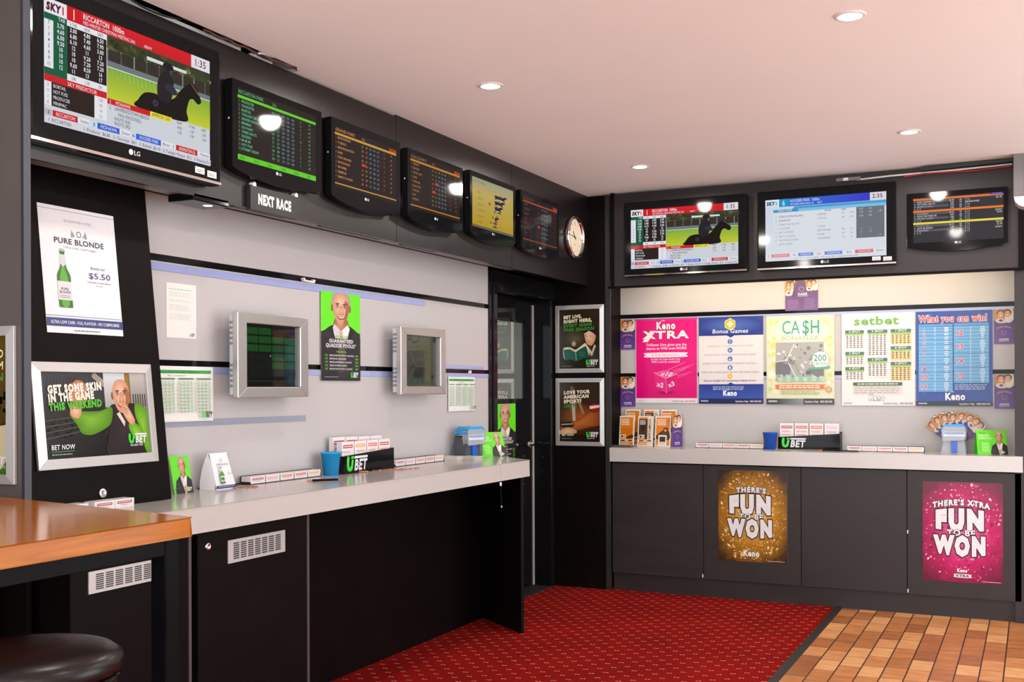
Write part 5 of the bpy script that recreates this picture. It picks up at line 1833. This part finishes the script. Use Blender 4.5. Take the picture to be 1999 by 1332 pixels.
for x, y in ((-1.962, 2.085), (-1.962, .86), (-2.86, 2.25), (-2.86, 1.06)):
    m = M(); m.box(x + 2.4 - .0245, x + 2.4 + .0245, y - 1.9 - .0245, y - 1.9 + .0245, 0.003, TZ - .047); m.build('leg', STEEL_BLACK, t, .003)

t = thing('bar_stool', 'round black vinyl bar stool in front of the timber table', 'stool', (-1.958, 1.664, 0.083))
SR = .197
m = M(); m.lathe([(0.0, .770), (.08, .769), (.14, .765), (.178, .757), (SR, .742), (SR + .003, .728), (SR - .002, .714), (SR - .012, .706), (0, .704)], 48); m.build('seat', LEATHER, t)
m = M(); m.lathe([(SR - .016, .704), (SR - .006, .704), (SR - .004, .690), (SR - .012, .684), (.05, .680), (0, .680)], 40); m.build('seat_base', BLACK, t)
m = M(); m.lathe([(0, .682), (.027, .682), (.027, -.06), (.0, -.06)], 24); m.build('post', CHROME, t)
m = M(); m.lathe([(0, -.08), (.20, -.08), (.205, -.074), (.18, -.064), (.05, -.048), (.03, -.03), (0, -.03)], 40); m.build('base', CHROME, t)
m = M(); m.tube([(.15 * math.cos(R(a)), .15 * math.sin(R(a)), .28) for a in range(0, 361, 12)], .010, 10, caps=False)
m.tube([(.0, .0, .28), (.15, 0, .28)], .008, 8)
m.build('footrest', CHROME, t)

# ------------------------------------------------------------------ things on the counters
ZL, ZB = .9962, .9932
TK = (c(176, 20, 70), c(244, 190, 214), c(226, 84, 30), c(206, 30, 40), c(240, 180, 40))


def ticket_pad(label, W, H, D, loc, basis, k, rot=None, group=None, band=True, rows=1):
    t = M()
    t.box(0, W, 0, H, -D, 0, c(240, 236, 236))
    A = Art(W, H, slab=False, oz=0, th=.0002)
    cc = TK[k % 5]
    if rows == 1:
        if k % 5 == 1:
            A.greek(.1, .30, .8, .10, c(236, 120, 170), 2, .22, .02)
        else:
            A.rect(.12, .22, .88, .50, cc)
            A.greek(.16, .30, .68, .10, c(250, 226, 226), 1, 0, .02)
            A.greek(.3, .62, .4, .08, mixc(cc, c(240, 236, 236), .45), 1, 0, .05)
    else:
        A.rect(.10, .10, .90, .20, cc)
        A.greek(.14, .13, .72, .04, c(250, 226, 226), 1, 0, .02)
        A.greek(.14, .30, .72, .05, c(226, 170, 170), 3, .13, .3)
        A.rect(.12, .72, .88, .82, mixc(TK[(k + 2) % 5], c(250, 240, 236), .4))
    b = len(t.V)
    t.V += A.V; t.F += [tuple(i + b for i in f) for f in A.F]; t.C += A.C; t.S += A.S; t.sm += A.sm
    return solo('ticket_pad', t, PAPER, label, 'ticket pad', loc, basis, rot, group)


NAMES = ('dark red headed', 'pale pink', 'orange headed', 'red headed', 'yellow headed')


def strip_tray(where, loc, basis, W, grp):
    """black open tray holding five pads of betting slips side by side"""
    t = thing('slip_tray', 'low black tray of betting slip pads ' + where, 'slip tray', loc, basis)
    m = M(); m.box(0, W, 0, .003, -.055, .002); m.build('floor', BLACKM, t)
    m = M(); m.box(0, W, .003, .036, -.055, -.052); m.build('back_wall', BLACKM, t)
    for k in range(6):
        x = k * (W - .0014) / 5
        m = M(); m.box(x, x + .0014, .003, .030 if 0 < k < 5 else .012, -.052, .001); m.build('partition', BLACKM, t)
    w_ = (W - .0014) / 5
    for k in range(5):
        p = basis @ Vector((k * w_ + .0022, .0032, -.0005))
        ticket_pad('%s slip pad, tray %s' % (NAMES[k], where), w_ - .003, .030, .050, Vector(loc) + p, basis, k, group=grp)


strip_tray('left of the light blue cup', (-3.025, 3.722, ZL), BL, .510, 'slip pads in the low trays')
strip_tray('right of the slip rack on the left counter', (-3.025, 4.895, ZL), BL, .520, 'slip pads in the low trays')
strip_tray('left of the dark blue cup', (-2.118, 7.36, ZB), BB, .470, 'slip pads in the low trays')
strip_tray('left of the fan of flyers', (-1.100, 7.32, ZB), BB, .470, 'slip pads in the low trays')
for k, y in ((0, 2.585), (1, 2.70), (0, 2.79)):
    ticket_pad(('slip pad on the counter behind the timber table, leftmost of three', 'slip pad on the counter behind the timber table, middle of three', 'slip pad on the counter behind the timber table, rightmost of three')[(2.585, 2.70, 2.79).index(y)],
               .088, .030, .05, (-2.85, y, ZL), BL, 0, group='slip pads behind the timber table')


def cup(label, loc, h, r0, r1, mt):
    t = M()
    t.lathe([(0, 0), (r0, 0), (r1, h), (r1 + .003, h), (r1 + .003, h + .006), (r1 - .003, h + .006), (r0 - .003, .006), (0, .006)], 32)
    t.prism([(r1, -.012), (r1 + .022, -.006), (r1 + .022, .006), (r1, .012)], h + .001, h + .005)
    return solo('cup', t, mt, label, 'cup', loc, BW, rotZ(70))


cup('light blue plastic cup beside the black slip rack on the left counter', (-3.015, 4.300, ZL), .104, .035, .046, PLBLUE)
cup('dark blue plastic cup beside the black slip rack on the back counter', (-1.605, 7.36, ZB), .108, .036, .048, PLBLUED)


def slip_rack(label, loc, basis, W, D, hl, hr):
    t = thing('slip_rack', label, 'slip rack', loc, basis)
    m = M(); m.prism([(0, 0), (W, 0), (W, hr), (0, hl)], -.004, 0); m.build('front_panel', BLACK, t)
    m = M(); m.prism([(0, 0), (W, 0), (W, hr + .01), (0, hl + .01)], -D, -D + .003); m.build('back_panel', BLACKM, t)
    for x, h in ((0, hl), (W - .003, hr)):
        m = M(); m.box(x, x + .003, 0, h, -D + .003, -.004); m.build('side_panel', BLACKM, t)
    m = M(); m.box(.003, W - .003, 0, .003, -D + .003, -.004); m.build('floor', BLACKM, t)
    A = Art(W, .085, slab=False, oz=0, th=.0004)
    logo_bet(A, .06, .86, .38, OFF)
    A.build('emblem', PAPER, t)
    return t


slip_rack('black slip rack with a sloping front and green and white lettering on the left counter', (-2.985, 4.362, ZL), BL, .455, .095, .086, .107)
slip_rack('black slip rack with a sloping front and green and white lettering on the back counter', (-1.566, 7.43, ZB), BB, .405, .095, .080, .108)
RK = 'slip pads standing in the black racks'
PLC = ('leftmost', 'second', 'third', 'rightmost')
for k in range(4):
    ticket_pad('tall slip pad, %s in the back row of the left counter rack' % PLC[k], .104, .172 - .002 * k, .022, (-3.052, 4.368 + k * .111, ZL + .0035), BL, k * 3, group=RK, rows=2)
for k in range(4):
    ticket_pad('slip pad, %s in the front row of the left counter rack' % PLC[k], .102, .150, .03, (-2.998 - .004, 4.372 + k * .110, ZL + .0035), BL, (0, 4, 2, 3)[k], group=RK, rows=2)
for k in range(4):
    ticket_pad('slip pad, %s in the rack on the back counter' % PLC[k], .092, .170, .04, (-1.558 + k * .098, 7.45, ZB + .0035), BB, (0, 3, 2, 1)[k], group=RK, rows=2)

# pens and chains
def pen(label, a, b, r=.004, mt=BLACK):
    t = thing('pen', label, 'pen', a)
    d = Vector(b) - Vector(a)
    m = M(); m.tube([(0, 0, 0), tuple(d * .82)], r, 10); m.build('barrel', mt, t)
    m = M(); m.tube([tuple(d * .82), tuple(d * .92), tuple(d)], [r, r * .7, r * .2], 10); m.build('tip', COPPER, t)
    return t
pen('black pen lying on the left counter in front of the light blue cup', (-2.815, 4.068, ZL + .0045), (-2.905, 3.955, ZL + .0045), .0052)
pen('black pen lying on the back counter in front of the black slip rack', (-1.02, 7.26, ZB + .0045), (-1.30, 7.30, ZB + .0045), .004)
def bead_chain(label, pts, r=.0025, grp=None):
    t = M()
    for p in pts:
        t.lathe([(0, -r), (r * .8, -r * .6), (r, 0), (r * .8, r * .6), (0, r)], 8, p)
    return solo('bead_chain', t, COPPER, label, 'chain', group=grp)
def loops(cx, cy, z, rx, ry, n, turns, drift):
    return [(cx + rx * math.cos(i / n * turns * 6.283) + drift[0] * i / n + .012 * math.sin(i * .9), cy + ry * math.sin(i / n * turns * 6.283 * 1.07) + drift[1] * i / n, z + .0025) for i in range(n)]
bead_chain('heap of copper bead chain on the left counter in front of the slip rack', loops(-2.93, 4.60, ZL, .045, .05, 110, 3.2, (.02, .22)), .0028)
bead_chain('small coil of copper bead chain on the left counter in front of the beer card', loops(-2.955, 3.60, ZL, .03, .05, 70, 2.0, (-.03, .03)), .0026)
pen('copper tipped pen at the left end of the bead chain heap', (-2.955, 4.530, ZL + .004), (-2.99, 4.490, ZL + .004), .0035, COPPER)
t = thing('hanging_pen', 'pen hanging on a bead chain over the front edge of the left counter', 'pen', (-2.612, 5.305, ZL))
m = M()
for i in range(36):
    z = .002 - i * .0028
    m.lathe([(0, -.0012), (.0012, 0), (0, .0012)], 6, (0, 0, z))
m.build('chain', COPPER, t)
m = M(); m.lathe([(0, -.098), (.006, -.100), (.006, -.118), (0, -.120)], 12); m.build('clip', WHITEP, t)
m = M(); m.tube([(0, 0, -.118), (0, .010, -.226)], .003, 8); m.build('barrel', BLACK, t)
m = M(); m.tube([(0, .010, -.226), (0, .0115, -.236)], .0036, 8); m.build('tip', WHITEP, t)
cable('thin black cable lying along the foot of the left wall beside the beer card', [(-3.078, 3.46 + i * .026, ZL + .004 + .002 * math.sin(i)) for i in range(11)], .0035, CABLEB, group='cables on the counters')

# cards
def tent(label, loc, yaw_, W, H, D, art, mt_side, curved=False):
    """folded card standing on its open foot; front faces local -y"""
    t = thing('tent_card', label, 'tent card', loc, BW, rotZ(yaw_))
    L = math.hypot(H, D / 2)
    a = math.degrees(math.atan2(D / 2, H))
    A = Art(W, L, c(240, 240, 244), .0012)
    art(A)
    o = A.build('front_panel', PAPER, t)
    o.matrix_basis = Matrix.Translation((-W / 2, -D / 2, 0)) @ BB @ rotX(-a)
    m = M(); m.box(-W / 2, W / 2, 0, L, 0, .0012)
    o = m.build('rear_panel', mt_side, t)
    o.matrix_basis = Matrix.Translation((0, D / 2, 0)) @ BB @ rotX(a)
    m = M(); m.prism([(-D / 2 + .004, 0), (D / 2 - .004, 0), (0, H - .008)], -.0006, .0006, 'x')
    for sx in (-1, 1):
        o = m.build('end_flap', mt_side, t)
        o.matrix_basis = Matrix.Translation((sx * (W / 2 - .002), 0, 0))
    return t
GREENP = mat('green_card', c(60, 210, 30), rough=.4, noise=.05)
WHITEC = mat('white_card', c(238, 238, 242), rough=.4, noise=.03)
tent('green folded tent card with a suited man at the right end of the back counter', (-.245, 7.315, ZB), 14, .172, .148, .115, art_greentent, GREENP)
tent('green folded tent card with a suited man at the door end of the left counter', (-2.985, 5.905, ZL), 63, .185, .146, .115, art_greentent, GREENP)
# beer card with bowed sides
t = thing('tent_card', 'white beer tent card with a green bottle on the left counter', 'tent card', (-3.03, 3.46, ZL), BL)
A = Art(.122, .148, c(244, 245, 248), .001, .0, .0, .0)
art_beertent(A)
for i, (x, y, z) in enumerate(A.V):
    f = y / .148
    A.V[i] = (x + .010 - .010 * f + (x / .122 - .5) * (-.02) * f ** 3, y, z + .038 * (1 - f ** 2.2))
A.build('front_panel', PAPER, t)
m = M()
n = 8
v, f = [], []
for i in range(n + 1):
    g = i / n
    hw = .040 * (1 - g ** 2.2)
    v += [(.002 - .004 * (1 - g), .146 * g, hw), (.002 - .004 * (1 - g), .146 * g, -hw)]
f = [(2 * i, 2 * i + 1, 2 * i + 3, 2 * i + 2) for i in range(n)]
m.add(v, f)
m.build('side_flap', WHITEC, t)
m = M()
v = []
for i in range(n + 1):
    g = i / n
    hw = .040 * (1 - g ** 2.2)
    v += [(0, .148 * g, -hw), (.122, .148 * g, -hw)]
m.add(v, f); m.build('rear_panel', WHITEC, t)
A = Art(.105, .150, c(104, 232, 30), .0012); art_greencard(A)
t = thing('standing_card', 'small green card of a suited man standing beside the sloping cupboard', 'card', (-3.02, 3.262, ZL), BL, rotX(-12))
A.build('card', PAPER, t)
m = M(); m.prism([(0.0, .0), (.0, .10), (-.024, -.004)], .05, .052, 'x'); m.V = [(x, b, a) for x, a, b in m.V]; m.build('strut', WHITEC, t)

# dispensers
def dispenser(label, loc, yaw_, body, W, H):
    t = thing('leaflet_dispenser', label, 'dispenser', loc, BW, rotZ(yaw_))
    m = M()
    pts = [(-W * .5, 0), (W * .5, 0), (W * .46, H * .42), (W * .36, H * .70), (-W * .36, H * .70), (-W * .46, H * .42)]
    m.prism(pts, -.04, .05, 'y'); m.build('body', body, t, .006)
    m = M(); m.prism([(-W * .42, H * .46), (W * .42, H * .46), (W * .50, H * .62), (W * .50, H * .86), (W * .40, H * .90), (-W * .40, H * .90), (-W * .50, H * .86), (-W * .50, H * .62)], -.062, -.028, 'y'); hd = m.build('head', PLGREYL, t, .006)
    m = M(); m.prism([(-W * .51, H * .78), (W * .51, H * .78), (W * .50, H * .92), (W * .34, H), (-W * .34, H), (-W * .50, H * .92)], -.060, .03, 'y'); m.build('lid', PLBLUE, t, .004)
    A = Art(W * .84, H * .16, c(226, 232, 240), .001, -W * .42, H * .60, 0)
    A.rect(.04, .1, .96, .5, c(40, 120, 190)); A.greek(.08, .22, .84, .12, OFF, 1, 0, .03); A.greek(.2, .66, .6, .08, c(140, 150, 170), 1)
    o = A.build('label', PAPER, t); o.matrix_basis = Matrix.Translation((0, -.0622, 0)) @ BB
    m = M(); m.box(-W * .12, W * .12, .006, H * .46, .0, .012); o = m.build('chute', PLBLUED, t, .001); o.matrix_basis = Matrix.Translation((0, -.040, 0)) @ BB
    return t
dispenser('silver grey leaflet dispenser with a blue lid in front of the fan of flyers', (-.455, 7.36, ZB), 2, PLGREYL, .145, .178)
dispenser('smoky dark leaflet dispenser with a blue lid at the end of the left counter', (-3.00, 5.665, ZL), 75, PLGREY, .150, .186)
for i in range(7):
    a = -54 + i * 18
    A = Art(.098, .205, c(236, 236, 236), .0012); art_join(A)
    M_ = BB @ Matrix.Rotation(R(-a), 4, 'Z') @ Matrix.Translation((-.049, -.015, 0))
    p = Vector((-.452, 7.448 - i * .0032, ZB + .058 + .010 * abs(i - 3)))
    o = A.build('flyer', PAPER)
    o.matrix_world = Matrix.Translation(p) @ M_
    tag(o, 'purple flyer, %s in the fan behind the grey dispenser' % ('leftmost of seven', 'second from the left', 'third from the left', 'middle one', 'third from the right', 'second from the right', 'rightmost of seven')[i], 'flyer', 'flyers fanned out on the back counter')

# loose stacks of slips in front of the smoky dispenser
for k, (x, y, h, r) in enumerate(((-3.00, 5.47, .026, 6), (-2.925, 5.56, .022, -8))):
    t = M(); n = 8
    for i in range(n):
        dx, dy = random.uniform(-.003, .003), random.uniform(-.003, .003)
        t.box(-.05 + dx, .05 + dx, -.045 + dy, .045 + dy, h * i / n, h * (i + .85) / n, c(232, 228, 222) if i % 3 else c(206, 206, 196))
    solo('slip_stack', t, PAPER, ('loose stack of pale slips beside the low tray, nearer the camera of two', 'loose stack of pale slips against the green tent card')[k], 'paper stack', (x, y, ZL), BW, rotZ(r))

# booklets standing on the back counter
ORG = c(222, 128, 30)
def art_booklet(i):
    def f(A):
        A.rect(0, 0, 1, 1, c(240, 236, 230))
        A.rect(.06, .04, .94, .96, ORG)
        if i == 1:
            A.rect(.06, .10, .62, .76, c(70, 46, 24)); A.ell(.34, .38, .20, .18, c(70, 46, 24), c(30, 20, 14))
            A.rect(.64, .04, .94, .96, c(232, 214, 190))
            A.T('COMPLAINT', .69, .10, .78 * A.h / A.w, .0, INK) if False else A.T('COMPLAINT', .70, .10, 1.45, .075, c(60, 40, 24), rot=-math.pi / 2, bold=.04)
            A.greek(.12, .14, .40, .02, OFF, 4, .04)
        elif i == 2:
            A.blob([(.10, .64), (.40, .50), (.66, .44), (.90, .52), (.94, .74), (.5, .80), (.10, .74)], c(60, 40, 24), c(110, 70, 36))
            A.ell(.68, .42, .16, .05, c(40, 28, 20)); A.ell(.66, .46, .09, .05, SKIN)
            A.greek(.12, .10, .62, .03, c(250, 236, 216), 4, .055)
        else:
            A.greek(.12, .10, .62, .03, c(250, 236, 216), 4, .055)
            for k in range(7):
                A.rect(.10, .40 + k * .045, .90, .42 + k * .045, c(196, 106, 20))
            A.blob([(.5, .70), (.9, .62), (.94, .72), (.6, .76)], c(90, 50, 16))
        if i == 2:
            A.rect(.22, .62, .76, .98, c(236, 232, 226)); A.rect(.30, .67, .68, .84, c(60, 50, 40)); A.greek(.28, .87, .44, .02, c(150, 120, 90), 2, .05)
        else:
            A.rect(.10, .62, .44, .74, c(246, 240, 230)); A.rect(.14, .64, .26, .72, c(60, 50, 40)); A.rect(.29, .64, .40, .72, ORG)
            A.rect(.06, .78, .94, .85, c(236, 226, 210)); A.rect(.10, .795, .40, .835, INK); A.rect(.62, .795, .90, .835, INK); A.T('STOP', .51, .838, .18, .035, INK, al='c', bold=.03)
        A.greek(.14, .89, .6, .015, c(250, 226, 190), 2, .03)
    return f
for i, x in enumerate((-2.690, -2.552, -2.424)):
    for back in (0, 1):
        A = Art(.112, .215 if not back else .262, c(236, 232, 226), .010); art_booklet(i)(A)
        o = A.build('booklet', GLOSSP)
        o.matrix_world = Matrix.Translation((x + (.016 if back else 0), 7.395 + back * .075, ZB)) @ BB @ rotX(-7) @ rotY((-3, 2, 4)[i])
        tag(o, 'orange and white information booklet, %s, %s' % ('taller back row' if back else 'front row', ('nearest the dark column', 'middle of three', 'beside the tilted purple flyer')[i]), 'booklet', 'orange booklets on the back counter')
A = Art(.10, .225, c(236, 232, 226), .001); art_join(A)
o = A.build('flyer', PAPER)
o.matrix_world = Matrix.Translation((-2.300, 7.40, ZB)) @ BB @ rotY(62)
tag(o, 'purple flyer tucked at an angle beside the orange booklets', 'flyer')
m = M(); m.box(-.075, .075, -.035, .035, 0, .012)
solo('leaflet_tray', m, PLGREY, 'flat grey tray at the column end of the back counter', 'tray', (-2.655 + .02, 7.30, ZB), bevel=.003)
